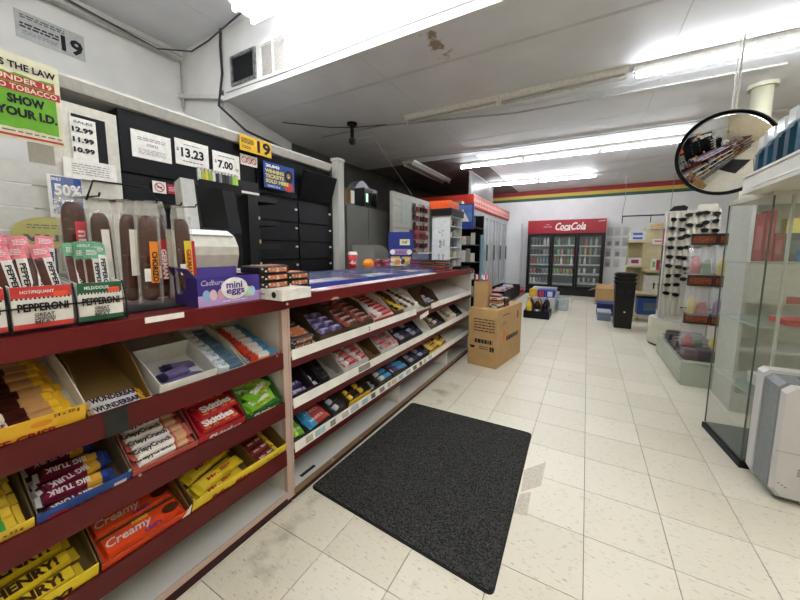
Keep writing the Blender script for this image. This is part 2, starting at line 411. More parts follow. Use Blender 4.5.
c1 = thing('candy_counter', 'dark red counter unit with candy shelves nearest the viewer, bare red shelf edges', 'counter', (XF, 1.0, 0))
inv = T(-XF, -1.0, 0)
def cobj(name, mb, m, par, org):
    return obj(name, mb.xf(T(-org[0], -org[1], -org[2])), m, par)
O1 = (XF, 1.0, 0)
cobj('back_panel', MB().box(-1.66, -1.645, -.75, .985, 0, .965), INNER, c1, O1)
cobj('side_panel', MB().box(-1.66, XF-.004, .985, 1.005, .03, .965), SHELFW, c1, O1)
cobj('front_stile', MB().box(XF-.02, XF+.002, .982, 1.012, .03, .945), EDGEW, c1, O1)
cobj('side_panel', MB().box(-1.66, XF-.004, -.77, -.75, .03, .965), SHELFW, c1, O1)
for z in Z_L:
    cobj('shelf', slope_board(-.75, .982, z), SHELFW, c1, O1)
    cobj('shelf_edge', MB().box(XF-.014, XF+.004, -.75, .982, z-.043, z+.028), CRED, c1, O1)
cobj('base_board', MB().box(-1.645, XF-.002, -.75, .985, .048, .068), SHELFW, c1, O1)
cobj('base_edge', MB().box(XF-.002, XF+.004, -.75, .985, .045, .07), EDGEW, c1, O1)
cobj('kick_plate', MB().box(-1.62, XF-.006, -.75, 1.012, 0, .045), KICK, c1, O1)
tp = at(116, 412, x=XF+.005)
cobj('tape_patch', MB().box(XF+.004, XF+.006, tp.y-.028, tp.y+.028, .672, .748), mat('#1c1f1d', .5), c1, O1)
for q in ((262, 358), (130, 470), (140, 475), (277, 356)):
    s_ = at(q[0], q[1], x=XF+.005)
    cobj('screw', MB().cyl((XF+.004, s_.y, s_.z), (XF+.0065, s_.y, s_.z), .0045, n=8), STEEL, c1, O1)

c2 = thing('candy_counter', 'longer far counter unit with white price strips on its candy shelves', 'counter', (XF, 1.02, 0))
O2 = (XF, 1.02, 0); YE = 3.72
cobj('back_panel', MB().box(-1.66, -1.645, 1.02, YE, 0, .965), INNER, c2, O2)
cobj('end_panel', MB().box(-1.66, XF-.004, YE, YE+.02, .0, .965), INNER, c2, O2)
cobj('front_stile', MB().box(XF-.02, XF+.002, 1.014, 1.026, .03, .945), EDGEW, c2, O2)
ya, yb2 = yfront(416, XF, .72), yfront(431, XF, .72)
for k, z in enumerate(Z_R):
    cobj('shelf', slope_board(1.03, YE, z), SHELFW, c2, O2)
    cobj('shelf_edge', MB().box(XF-.014, XF+.002, 1.03, YE, z-.058, z-.012), CRED, c2, O2)
    segs = [(1.03, ya), (yb2, YE)] if k == 0 else [(1.03, YE)]
    for (p0, p1) in segs:
        cobj('price_strip', MB().prism([(XF+.002, z-.022), (XF+.006, z-.022), (XF+.001, z+.024), (XF-.003, z+.024)], p0+.002, p1-.002, 0, 'y'), STRIP, c2, O2)
    if k == 0:
        mb = MB().box(-.002, .002, 0, .16, -.018, .018).xf(T(XF+.008, ya+.06, z-.06) @ RX(.12))
        cobj('loose_strip', mb, STRIP, c2, O2)
    if k < 2:
        cobj('shelf_stop', MB().box(-1.6, -1.585, 3.1, YE, z+.18, z+.21), INNER, c2, O2)
# price tickets in the strips
rt = random.Random(3)
TICK = [mat('#8f8c80', .6), mat('#6b6a62', .6), mat('#c9b98a', .6), mat('#a8c4cc', .6), mat('#b9b5aa', .6)]
yy = 1.1
while yy < 2.55:
    w = rt.uniform(.04, .075)
    cobj('price_ticket', MB().prism([(XF+.0065, .265-.014), (XF+.0075, .265-.014), (XF+.0035, .265+.016), (XF+.0025, .265+.016)], yy, yy+w, 0, 'y'), TICK[rt.randrange(5)], c2, O2)
    yy += w+rt.uniform(.01, .06)
yt = yfront(363, XF, .485)
cobj('price_ticket', MB().prism([(XF+.0065, .485-.016), (XF+.0075, .485-.016), (XF+.0035, .485+.018), (XF+.0025, .485+.018)], yt-.05, yt+.07, 0, 'y'), TICK[0], c2, O2)
yt = yfront(368, XF, .72)
letter('2', c2, INK, (.0085, yt-1.02, .722), .016, .026, **YR)
cobj('base_board', MB().box(-1.645, XF-.002, 1.02, YE, .048, .06), SHELFW, c2, O2)
cobj('base_edge', MB().box(XF-.002, XF+.004, 1.02, YE, .035, .064), EDGEB, c2, O2)
cobj('kick_plate', MB().box(-1.62, XF-.008, 1.02, YE, 0, .046), KICK, c2, O2)
for yd in (2.05, yfront(446, XF-.02, .15)):
    cobj('divider', MB().box(-1.645, XF-.014, yd, yd+.016, .06, .255), INNER, c2, O2)
cobj('scuff_tape', MB().box(XF-.05, XF-.03, 1.1, 1.2, .0602, .0606), INK, c2, O2)

wt = thing('countertop', 'long dark red countertop with worn front lip running over both counter units', 'countertop', (XF, 1, .965))
OW = (XF, 1, .965)
cobj('top_board', MB().box(-2.0, XF-.004, -.8, 3.78, .965, 1.0), worn('#6a1b1d', '#8b6b64', .4, 10, .75, .02), wt, OW)
cobj('front_lip', MB().box(XF-.004, XF+.006, -.8, 1.008, .942, 1.0), CREDL, wt, OW)
cobj('front_lip', MB().box(XF-.004, XF+.006, 1.012, 3.78, .944, 1.0), CREDL, wt, OW)
cobj('end_edge', MB().box(-2.0, XF-.004, 3.78, 3.786, .944, 1.0), CREDL, wt, OW)
l0, l1 = at(144, 322, x=XF), at(183, 314, x=XF)
cobj('paper_strip', MB().box(XF+.006, XF+.0075, l0.y, l1.y, .982, 1.0), PAPER, wt, OW)
for q in ((287, 304), (471, 271.5)):
    s_ = at(q[0], q[1], x=XF+.006)
    cobj('screw', MB().cyl((XF+.006, s_.y, s_.z), (XF+.009, s_.y, s_.z), .006, n=8), PAPER, wt, OW)
ch = at(335, 299, x=XF+.006)
cobj('chipped_patch', MB().prism([(ch.y-.035, .945), (ch.y+.04, .945), (ch.y+.02, .956), (ch.y-.01, .959)], XF+.006, XF+.0065, 0, 'x'), EDGEW, wt, OW)

# rubber-backed entrance mat
A, B_, C_, D_ = at(310, 487.5, z=0), at(493, 598, z=0), at(532, 434, z=0), at(412, 403, z=0)
A.x = -1.16
def mat_carpet():
    m = bpy.data.materials.new('mat_carpet'); m.use_nodes = True; nt = m.node_tree; b = nt.nodes['Principled BSDF']
    g = nt.nodes.new('ShaderNodeNewGeometry'); v = nt.nodes.new('ShaderNodeTexVoronoi'); v.inputs['Scale'].default_value = 190
    nt.links.new(g.outputs['Position'], v.inputs['Vector'])
    n = nt.nodes.new('ShaderNodeTexNoise'); n.inputs['Scale'].default_value = 160; n.inputs['Detail'].default_value = 3; nt.links.new(g.outputs['Position'], n.inputs['Vector'])
    r = nt.nodes.new('ShaderNodeValToRGB'); e = r.color_ramp.elements
    e[0].position = .4; e[0].color = (*hexc('#1b1a19'), 1); e[1].position = .85; e[1].color = (*hexc('#5c5b58'), 1)
    nt.links.new(n.outputs['Fac'], r.inputs['Fac']); nt.links.new(r.outputs['Color'], b.inputs['Base Color'])
    bp = nt.nodes.new('ShaderNodeBump'); bp.inputs['Strength'].default_value = .8; bp.inputs['Distance'].default_value = .004
    nt.links.new(v.outputs['Distance'], bp.inputs['Height']); nt.links.new(bp.outputs['Normal'], b.inputs['Normal'])
    b.inputs['Roughness'].default_value = .95; b.inputs['Specular IOR Level'].default_value = .15
    return m
def rounded(poly, r, n=4):
    out = []
    for i, p in enumerate(poly):
        p = Vector(p); a = Vector(poly[i-1]); b = Vector(poly[(i+1) % len(poly)])
        d1 = (a-p).normalized()*r; d2 = (b-p).normalized()*r
        for t in range(n+1):
            t /= n; out.append(p+d1*(1-t)**2+d2*t**2)
    return [(q.x, q.y) for q in out]
pl = [(A.x, A.y), (B_.x, B_.y), (C_.x, C_.y), (D_.x, D_.y)]
fm = thing('floor_mat', 'black speckled entrance mat lying on the tiles along the counter', 'mat', (A.x, A.y, 0))
ctr = sum((Vector(q) for q in pl), Vector((0, 0)))/4
sh = lambda k: [tuple(ctr+(Vector(q)-ctr)*k) for q in pl]
obj('rubber_border', MB().prism(rounded(pl, .03), .0005, .005).xf(T(-A.x, -A.y, 0)), mat('#141416', .7), fm)
obj('carpet_pile', MB().prism(rounded(sh(.988), .028), .005, .010).xf(T(-A.x, -A.y, 0)), mat_carpet(), fm)

# grey tape residue left on the tiles beside the mat
for (q, n_) in ((((524, 470), (546, 462), (541, 486), (521, 492)), 0), (((520, 494), (531, 492), (527, 516), (513, 513)), 1)):
    mb = MB().face([Vector((at(*c_, z=0).x, at(*c_, z=0).y, .0006)) for c_ in reversed(q)])
    obj('tape_residue', mb, mat('#c2baa8', .5, .1, 60), floor)

# ================================================================ CANDY ON THE SHELVES
XT = -1.186
def shelfM(z, y0, s=0.): return T(XT, y0, z+.0015) @ RZ(PI/2) @ RX(TILT) @ T(0, s, 0)

def bar_mesh(L, W, H, cols, cuts=(), n=8, crimp=.07):
    """flow-wrapped bar: flat crimped ends, pillow body, colour bands along its length"""
    st = [0, crimp, crimp+.03] + [c for c in cuts] + [1-crimp-.03, 1-crimp, 1]
    st = sorted(set(st)); mb = MB(); rings = []; ms = []
    for s in st:
        e = s <= crimp+1e-6 or s >= 1-crimp-1e-6
        w, h = (W*.5, .0016) if e else (W*.5, H)
        zc = H*.35
        if e: ring = [(-w, zc), (-w*.8, zc-h/2), (0, zc-h/2), (w*.8, zc-h/2), (w, zc), (w*.8, zc+h/2), (0, zc+h/2), (-w*.8, zc+h/2)]
        else: ring = [(-w*.92, H*.45), (-w*.8, 0), (0, 0), (w*.8, 0), (w*.92, H*.45), (w*.72, H*.94), (0, H), (-w*.72, H*.94)]
        rings.append([((s-.5)*L, a, b) for a, b in ring])
    bounds = [crimp] + list(cuts) + [1.01]
    for i in range(len(st)-1):
        mid = (st[i]+st[i+1])/2; k = 0
        while k < len(bounds)-1 and mid > bounds[k]: k += 1
        ms.append(min(k, len(cols)-1))
    mb.loft(rings, 0, True, ms)
    return mb.mesh('wrapper', cols, False)

def text_mesh(s, m, w, h, z, bold=.02, shear=0., flip=False, dx=0, dy=0):
    vs_, fs, asp = text_data(s, bold, shear); mb = MB(); k = -1 if flip else 1
    mb.v = [Vector((k*x*w+dx, k*y*h+dy, z)) for x, y in vs_]; mb.f = list(fs); mb.m = [0]*len(fs)
    return mb.mesh('lettering', m)

WR = lambda h: mat(h, .3, .05, 25)          # shiny printed film
CARD = lambda h: mat(h, .6, .05, 20)        # printed card

def tray(z, y0, y1, d, hf, hb, out, inn, label, front=None, liner=None, s=0., group=None, wall='straight', name='candy_tray', torn=False, cat='carton'):
    w = y1-y0; M = shelfM(z, y0, s)
    t = thing(name, label, cat, M, group); o_, i_ = CARD(out), CARD(inn)
    th = .003
    obj('bottom_panel', MB().box(0, w, 0, d, 0, th), i_, t)
    obj('back_panel', MB().box(0, w, d-th, d, th, hb), i_, t)
    for xa in (0, w-th):
        k = hf if wall == 'straight' else hf*1.0
        obj('side_panel', MB().prism([(0, th), (d-th, th), (d-th, hb), (d*.45, hb), (th, k)], xa, xa+th, 0, 'x'), i_ if xa == 0 else i_, t)
    fp = obj('front_panel', MB().prism([(0, 0), (w, 0), (w, hf), (w*.55, hf*.9 if torn else hf), (0, hf*.75 if torn else hf)], -.0032, -.0002, 0, 'y'), CARD(front or out), t)
    if liner: obj('liner', MB().box(th, w-th, th, d-th, th, liner), i_, t)
    return t, fp, M, w

def put(M, name, label, cat, group, me, tx, spots):
    """spots: (x, y, z, rotz) in the tray's own frame"""
    zs = min((q[2] for q in spots), default=0); rank = {}
    one_col = len(spots) < 16 and all(abs(q[0]-spots[0][0]) < .05 for q in spots) and len(spots) > 1
    for up in (0, 1):
        for n_, q in enumerate(sorted([q for q in spots if (q[2] > zs+.012) == bool(up)], key=lambda q: q[1])):
            rank[q] = (', upper layer' if up else '')+', '+('first', 'second', 'third', 'fourth', 'fifth', 'sixth', 'seventh', 'eighth', 'ninth')[min(n_, 8)]+' from front'
    base = label
    for (x, y, z, rz) in spots:
        label = base+rank[(x, y, z, rz)] if one_col and len((base+rank[(x, y, z, rz)]).split()) < 17 else base
        W = M @ T(x, y, z) @ RZ(rz)
        o = tag(link(name, me, None, W), label, cat, group)
        for t in (tx or []): link('lettering', t, o)
def ftext(fp, s, m, w, cx, cz, tw, th=None, bold=.02, shear=0.):
    return letter(s, fp, m, (cx, -.0034, cz), tw, th, bold=bold, shear=shear, **XR)

rb = random.Random(11)
def rows(w, n, y0, dy, z, jx=.006, jr=.05, x=None):
    return [((w/2 if x is None else x)+rb.uniform(-jx, jx), y0+k*dy, z+rb.uniform(0, .002), rb.uniform(-jr, jr)) for k in range(n)]

# ---- unit nearest the viewer, top shelf
z = Z_L[0]
CC = [WR('#e7b52c'), WR('#e9dcc4'), WR('#3a1712'), WR('#b98b57'), WR('#e7b52c')]
t, fp, M, w = tray(z, .075, .318, .33, .08, .1, '#e3b12b', '#d8d4cc', 'yellow tray of coffee wafer bars at the left end of the top shelf', liner=.04)
me = bar_mesh(.215, .036, .02, CC, (.45, .62, .82)); tx = [text_mesh('COFFEE CRISP', mat('#7c1a22', .4), .075, .017, .0204, .03, dx=-.052)]
put(M, 'chocolate_bar', 'brown and yellow wafer bar in the top-shelf yellow tray', 'chocolate bar', 'coffee wafer bars in yellow tray', me, tx, rows(w, 8, .026, .038, .0405))
ftext(fp, '24 x 50 g', INK, w, .205, .071, .05); ftext(fp, 'COFFEE CRISP', mat('#9c1f28', .4), w, .1, .03, .17, .022, .04)
lg = obj('logo_oval', MB().prism([(.16+.02*math.cos(a*PI/8), .06+.009*math.sin(a*PI/8)) for a in range(16)], -.0042, -.0034, 0, 'y'), mat('#d58a22', .4), fp)

t, fp, M, w = tray(z, .325, .477, .36, .03, .1, '#7a6038', '#7d6438', 'nearly empty brown cardboard tray with two bars left beside the yellow tray', '#d9a637', torn=True)
me = bar_mesh(.14, .034, .018, [WR('#e0ac34'), WR('#e8e4e0'), WR('#d9d6e4'), WR('#e0ac34')], (.5, .86)); tx = [text_mesh('WUNDERBAR', INK, .112, .024, .0184, .045)]
put(M, 'chocolate_bar', 'white bar lettered in black left at the front of the brown tray', 'chocolate bar', 'last bars in the brown tray', me, tx, [(w/2, .024, .0035, .02), (w/2+.004, .062, .0035, -.05)])

t, fp, M, w = tray(z, .498, .684, .2, .06, .07, '#d9d9d6', '#d2d4d4', 'white cardboard box with a few dark purple bars', '#dcdcd8')
me = bar_mesh(.11, .034, .016, [WR('#3a2a55'), WR('#2c2344'), WR('#6a5f86')], (.3, .8))
put(M, 'chocolate_bar', 'small dark purple bar loose in the white box', 'chocolate bar', 'purple bars in white box', me, None, [(.07, .05, .0035, .5), (.12, .06, .0035, -.3), (.09, .1, .0035, .3), (.12, .13, .0035, -.15), (.075, .075, .02, .1)])

t, fp, M, w = tray(z, .69, .806, .31, .03, .06, '#cfc6b0', '#c8c2b2', 'cream tray of pale blue bars beside the white box', '#d8d4c6', liner=.02)
me = bar_mesh(.108, .034, .022, [WR('#9cc4d8'), WR('#d9e6ea'), WR('#4f6f86')], (.45, .8)); tx = [text_mesh('~6', mat('#5b4a3c', .4), .055, .013, .0224, .03)]
put(M, 'chocolate_bar', 'pale blue and white bar in the cream tray', 'chocolate bar', 'pale blue bars', me, tx, rows(w, 8, .022, .036, .0205, .002))
for k in range(2): ftext(fp, '~6', mat('#7fa8ba', .5), w, .032+.052*k, .016, .04, .012)

t, fp, M, w = tray(z, .812, .972, .31, .035, .06, '#d2683a', '#b9b0a2', 'orange-fronted tray of blue bars at the right end of the top shelf', '#cf6334', liner=.02)
me = bar_mesh(.145, .036, .022, [WR('#3f7fae'), WR('#b8371f'), WR('#d8d4d0'), WR('#3f7fae')], (.35, .7)); tx = [text_mesh('~5', WHITE, .06, .016, .0224, .03)]
put(M, 'chocolate_bar', 'blue and rust red bar in the orange-fronted tray', 'chocolate bar', 'blue bars in orange tray', me, tx, rows(w, 7, .024, .039, .0205, .003))
ftext(fp, '~5', WHITE, w, .06, .018, .06, .016); 

# ---- middle shelf
z = Z_L[1]
t, fp, M, w = tray(z, .02, .204, .3, .06, .09, '#d7b33a', '#4d3d24', 'yellow tray of green and red bars at the left end of the middle shelf', liner=.03)
me = bar_mesh(.165, .038, .021, [WR('#d9b53a'), WR('#b8321f'), WR('#3f8f3f'), WR('#d9b53a')], (.45, .8)); tx = [text_mesh('52 g', WHITE, .03, .012, .0214, .02, dx=.02)]
put(M, 'chocolate_bar', 'green, red and yellow bar on the middle shelf, left end', 'chocolate bar', 'green and red bars', me, tx, rows(w, 7, .024, .039, .0305, .002))
ftext(fp, '24 x 52 g', INK, w, .14, .045, .05); ftext(fp, '~7', mat('#a32a1c', .4), w, .085, .022, .15, .022, .04)

t, fp, M, w = tray(z, .208, .404, .3, .06, .1, '#2b4d92', '#5a4b38', 'blue-fronted tray of maroon bars on the middle shelf', '#28488d')
me = bar_mesh(.16, .036, .022, [WR('#d9d8d6'), WR('#6b1730'), WR('#d9a63a'), WR('#2e3f86')], (.62, .82)); tx = [text_mesh('BIG TURK', mat('#e8e2e4', .4), .085, .02, .0224, .035, flip=True, dx=-.015)]
put(M, 'chocolate_bar', 'maroon bar with white letters lying askew in the blue-fronted tray', 'chocolate bar', 'maroon bars in blue tray', me, tx,
    [(.09, .03, .0035, .1), (.1, .068, .0035, -.06), (.095, .107, .0035, .04), (.1, .15, .0035, .12), (.09, .05, .0265, -.1), (.1, .09, .0265, .16), (.105, .13, .0265, -.12), (.095, .2, .0035, .05)])
ftext(fp, 'BIG TURK', mat('#d8b23c', .4), w, .11, .022, .12, .018, .04)
lg = obj('logo_oval', MB().prism([(.04+.022*math.cos(a*PI/8), .03+.008*math.sin(a*PI/8)) for a in range(16)], -.0042, -.0034, 0, 'y'), mat('#a32337', .4), fp)
patch('bar_code', fp, PAPER, (.17, -.0034, .036), .03, .012, **XR)

t, fp, M, w = tray(z, .41, .602, .33, .05, .1, '#b45a50', '#8f5a50', 'salmon tray heaped with white bars in the middle of the middle shelf', '#b6574d', liner=.04)
me = bar_mesh(.178, .033, .02, [WR('#b2564c'), WR('#efe9e4'), WR('#b2564c'), WR('#c79a74'), WR('#b2564c')], (.66, .70, .88))
tx = [text_mesh('CrispyCrunch', INK, .108, .025, .0204, .045, dx=-.03)]
put(M, 'chocolate_bar', 'white and salmon bar in the heaped salmon tray', 'chocolate bar', 'white and salmon bars', me, tx, rows(w, 8, .022, .036, .0405, .003) + rows(w, 7, .035, .037, .062, .004))

def bag_mesh(L, W, H, cols, cuts=()):
    return bar_mesh(L, W, H, cols, cuts, crimp=.05)
t, fp, M, w = tray(z, .606, .787, .28, .06, .11, '#a51d26', '#8f1a22', 'red tray of red candy bags on the middle shelf', '#a3202a', liner=.045)
me = bag_mesh(.165, .07, .026, [WR('#b01f2a'), WR('#a81824'), WR('#b01f2a')], (.5,)); tx = [text_mesh('Skittles', WHITE, .12, .034, .0264, .05), text_mesh('o o  o o', mat('#d9a030', .4), .13, .009, .0263, .03, dy=-.025)]
put(M, 'candy_bag', 'red bag of rainbow candies leaning in the red tray', 'candy bag', 'red candy bags', me, tx,
    [(w/2+rb.uniform(-.004, .004), .04+k*.05, .0455+.018*(k % 2)*0, rb.uniform(-.05, .05)) for k in range(5)] + [(w/2+.01, .085, .0715, .08), (w/2-.006, .155, .0715, -.05), (w/2+.004, .225, .0715, .05)])
ftext(fp, 'Skittles', WHITE, w, .1, .03, .13, .034, .05)

t, fp, M, w = tray(z, .793, .972, .28, .06, .11, '#2f6a2b', '#3d6b35', 'green tray of lime green candy bags at the right end of the middle shelf', '#2c5e26', liner=.045)
me = bag_mesh(.15, .07, .026, [WR('#7fb52e'), WR('#6fae2a'), WR('#8fc043')], (.5,)); tx = [text_mesh('Skittles', WHITE, .1, .03, .0264, .05), text_mesh('o o o', mat('#c23a2a', .4), .08, .01, .0263, .03, dy=-.025)]
put(M, 'candy_bag', 'lime green bag of candies tumbled in the green tray', 'candy bag', 'lime green candy bags', me, tx,
    [(.08, .04, .0455, .2), (.1, .09, .0455, -.3), (.07, .14, .0455, .5), (.09, .2, .0455, .1), (.1, .08, .0715, .5), (.08, .15, .0715, -.2)])
ftext(fp, 'Skittles', WHITE, w, .09, .03, .11, .03, .05)

# ---- low shelf
z = Z_L[2]
t, fp, M, w = tray(z, .06, .31, .3, .075, .1, '#dcc028', '#5c4a26', 'yellow tray of yellow peanut bars at the left end of the low shelf', '#dfc32a', liner=.035)
me = bar_mesh(.2, .045, .028, [WR('#dcc02a'), WR('#e3c72e'), WR('#d2b428')], (.7,)); tx = [text_mesh('HENRY!', mat('#3a2110', .4), .12, .03, .0284, .05)]
put(M, 'chocolate_bar', 'bright yellow peanut bar with brown letters in the yellow tray', 'chocolate bar', 'yellow peanut bars', me, tx, [(.125, .03, .0355, .03), (.13, .08, .0355, .08), (.125, .135, .0355, .02)])
me = bar_mesh(.2, .05, .028, [WR('#9b988e'), WR('#8b8880'), WR('#b5b2a8')], (.5,))
put(M, 'chocolate_bar', 'bar lying face down showing its grey underside in the yellow peanut bar tray', 'chocolate bar', None, me, [text_mesh('IIIIII', INK, .04, .02, .0284, .0, dx=-.02)], [(.12, .19, .0355, .12)])
ftext(fp, 'HENRY!', mat('#3a2110', .4), w, .12, .035, .15, .035, .05)

t, fp, M, w = tray(z, .318, .56, .31, .055, .09, '#c8441c', '#6d4a22', 'orange tray of big orange peanut butter bars with a torn white front corner', '#c9421d', liner=.03)
me = bar_mesh(.225, .075, .022, [WR('#cb3f18'), WR('#d1441b'), WR('#c63c16')], (.6,), crimp=.03)
tx = [text_mesh('Creamy', mat('#c9c4c0', .3), .12, .036, .0224, .02, .25, dx=-.035), text_mesh('REESE', mat('#e2a92c', .4), .045, .012, .0226, .04, dx=0, dy=.024), text_mesh('CRISPY', mat('#4c2a78', .4), .05, .013, .0226, .04, dx=.02, dy=-.024)]
put(M, 'chocolate_bar', 'wide orange bar with silver script in the orange tray', 'chocolate bar', 'wide orange bars', me, tx, [(.12, .045, .0305, .0), (.118, .125, .0305, .02), (.122, .205, .0305, -.01)])
for q in range(3):
    ob = obj('chocolate_print', MB().prism([(.2+.026*math.cos(a*PI/8), .045+.08*q+.017*math.sin(a*PI/8)) for a in range(16)], .053, .0535), mat('#43200f', .4), t)
obj('torn_flap', MB().prism([(.19, .0), (w, .0), (w, .075), (.225, .04)], -.006, -.0035, 0, 'y'), PAPER, fp)

t, fp, M, w = tray(z, .568, .98, .3, .075, .09, '#dcc12c', '#6a4f2b', 'long yellow tray of crinkled yellow bars at the right end of the low shelf', '#dfc431', liner=.015)
obj('divider', MB().box(.25, .253, .003, .297, .015, .08), CARD('#6a4f2b'), t)
me = bar_mesh(.2, .05, .026, [WR('#d9bd2e'), WR('#e0c53a'), WR('#cdae26')], (.5,)); tx = [text_mesh('Mr. Big', mat('#9c2a24', .4), .1, .02, .0264, .04)]
put(M, 'chocolate_bar', 'crinkled yellow bar in the long yellow tray', 'chocolate bar', 'crinkled yellow bars', me, tx, [(.12, .03, .0155, .12), (.125, .085, .0155, .2), (.12, .15, .0155, .1), (.125, .21, .0155, .05), (.13, .06, .042, .15), (.12, .13, .042, .25)])
me = bar_mesh(.13, .04, .022, [WR('#d9bd2e'), WR('#7c2a26'), WR('#d9bd2e')], (.8,)); tx = [text_mesh('Mr. Big', WHITE, .07, .016, .0224, .04)]
put(M, 'chocolate_bar', 'maroon-labelled bar in the right compartment of the long yellow tray', 'chocolate bar', 'maroon-labelled bars', me, tx, [(.335, .03+k*.044, .0155, .1) for k in range(5)])
ftext(fp, 'Mr. Big', mat('#8f241f', .4), w, .15, .03, .17, .036, .05, .2); ftext(fp, '24 x 60 g', INK, w, .34, .045, .06)

# ---- far unit: row after row of trays, tray edges read off where they meet the price strip
def run(zi, items):
    z = Z_R[zi]
    for it in items:
        u0, u1, out, inn, cols, n, ncol, lab, barlab = it[:9]
        opt = it[9] if len(it) > 9 else {}
        y0, y1 = max(1.032, yfront(u0, XT, z+.01)), min(yfront(u1, XT, z+.01), 3.71)
        d = opt.get('d', .33)
        t, fp, M, w = tray(z, y0+.002, y1-.002, d, opt.get('hf', .04), opt.get('hb', .095), out, inn, lab, opt.get('front'), opt.get('liner', .045 if cols and n >= 4 else None))
        if not cols: continue
        zb_ = .0455+.0005 if (cols and n >= 4 and 'liner' not in opt) else opt.get('liner', .003)+.0005
        bl = (w-.012)/ncol
        me = bar_mesh(bl*.95, opt.get('bw', .036), .02, [WR(c) for c in cols], (.35, .7)[:max(0, len(cols)-1)])
        tx = None
        if 'tx' in opt: tx = [text_mesh(opt['tx'], mat(opt.get('tc', '#f0eeea'), .4), bl*.6, .016, .0204, .04)]
        sp = []
        for c in range(ncol):
            sp += rows(w, n, .026, min((d-.05)/max(n, 1), .05) if n > 1 else .04, zb_, .003, opt.get('jr', .13), x=.006+bl*(c+.5))
        put(M, 'chocolate_bar', barlab, 'chocolate bar', barlab, me, tx, sp)
PUR = ['#6a5fa0', '#8d86b8', '#4c3f80']; RDB = ['#7a3a30', '#a85a4e', '#5d2a22']; KIT = ['#b8222c', '#d8d4d4', '#b02029']; YEL = ['#d8b02c', '#2b2118', '#e0bd3a']
run(0, [
    (318, 341, '#4e3b25', '#4a3824', PUR, 4, 2, 'dark kraft tray of small purple bars on the upper far shelf', 'small purple bar in the dark kraft tray on the upper far shelf', {'tx': '~5'}),
    (342, 372, '#4e3a26', '#55402a', RDB, 6, 2, 'kraft tray of brown and pink bars on the upper far shelf', 'brown and pink bar on the upper far shelf', {'tx': '~5'}),
    (373, 392.5, '#d2cfca', '#cfc9c5', KIT, 7, 1, 'white tray with a red rim full of red bars on the upper far shelf', 'red bar with white letters in the white tray on the upper far shelf', {'front': '#b3242c', 'tx': '~6', 'hb': .1}),
    (393.5, 402, '#5d4628', '#5d4628', YEL, 7, 1, 'narrow tray of yellow and black bars on the upper far shelf', 'yellow and black bar on the upper far shelf'),
    (403, 418, '#d8d6d2', '#d6d4d0', ['#e4e0da', '#5b4438', '#e4e0da'], 7, 2, 'white tray of white and brown bars on the upper far shelf', 'white and brown bar on the upper far shelf', {'hb': .1}),
    (424, 437, '#463222', '#4a3626', ['#8a86a8', '#3d3358', '#b9b4c4'], 3, 1, 'brown tray with a few violet bars beside the empty end of the upper far shelf', 'violet and silver bar on the upper far shelf', {'d': .2}),
])
run(1, [
    (288.5, 311, '#2c2224', '#241c1e', PUR, 2, 1, 'black tray with two purple bars at the near end of the middle far shelf', 'purple bar in the black tray at the near end of the middle far shelf', {'tx': '~5'}),
    (311.5, 320, '#1d1a1c', '#1c191b', ['#8f86a4', '#2b2233', '#c4bfc8'], 2, 1, 'narrow black tray with a violet bar on the middle far shelf', 'violet bar in the narrow black tray'),
    (320.5, 328, '#1a1919', '#1a1919', ['#202022', '#2e2e30', '#202022'], 4, 1, 'narrow black tray of black bars on the middle far shelf', 'black bar in the narrow black tray'),
    (328.5, 341.5, '#8a867e', '#8d8980', None, 0, 1, 'empty grey cardboard tray on the middle far shelf', '', {'hb': .1}),
    (342.5, 367, '#cfcac6', '#c2bcb8', KIT, 6, 2, 'white tray crammed with red bars on the middle far shelf', 'red bar with white letters on the middle far shelf', {'tx': '~6', 'jr': .2}),
    (368, 379, '#6b5230', '#5d4829', None, 0, 1, 'empty brown cardboard tray on the middle far shelf', '', {'hb': .1}),
    (379.5, 397, '#c9c4c0', '#c4bfbb', ['#b23a3c', '#9aa09c', '#c86a6a'], 4, 2, 'pale tray of red and grey bars on the middle far shelf', 'red and grey bar on the middle far shelf', {'jr': .25}),
    (398, 421, '#1b1a1e', '#1d1c20', ['#30345e', '#a9a6b0', '#1e2040'], 5, 2, 'black tray of navy and silver bars on the middle far shelf', 'navy and silver bar on the middle far shelf', {'jr': .25}),
    (421.5, 429, '#cfcbc4', '#cfcbc4', None, 0, 1, 'empty white tray on the middle far shelf', '', {'hb': .11}),
    (429.5, 437, '#4e3b28', '#4e3b28', ['#b9aa98', '#5a3f2e', '#c4b8a8'], 5, 1, 'kraft tray of brown and cream bars on the middle far shelf', 'brown and cream bar on the middle far shelf'),
    (437.5, 444, '#3a2c20', '#3d3024', ['#31427f', '#5468a8', '#2a3568'], 3, 1, 'dark tray of blue bars on the middle far shelf', 'blue bar on the middle far shelf'),
    (446, 455, '#c9c2b2', '#c4bcae', ['#b7a98a', '#776a50', '#d2c8b0'], 4, 1, 'cream tray of tan bars on the middle far shelf', 'tan bar on the middle far shelf'),
    (456, 461, '#1c1c1f', '#202024', ['#1f2026', '#3a3c48', '#1f2026'], 3, 1, 'small black tray of black bars at the far end of the middle far shelf', 'black bar in the small black tray at the far end'),
])
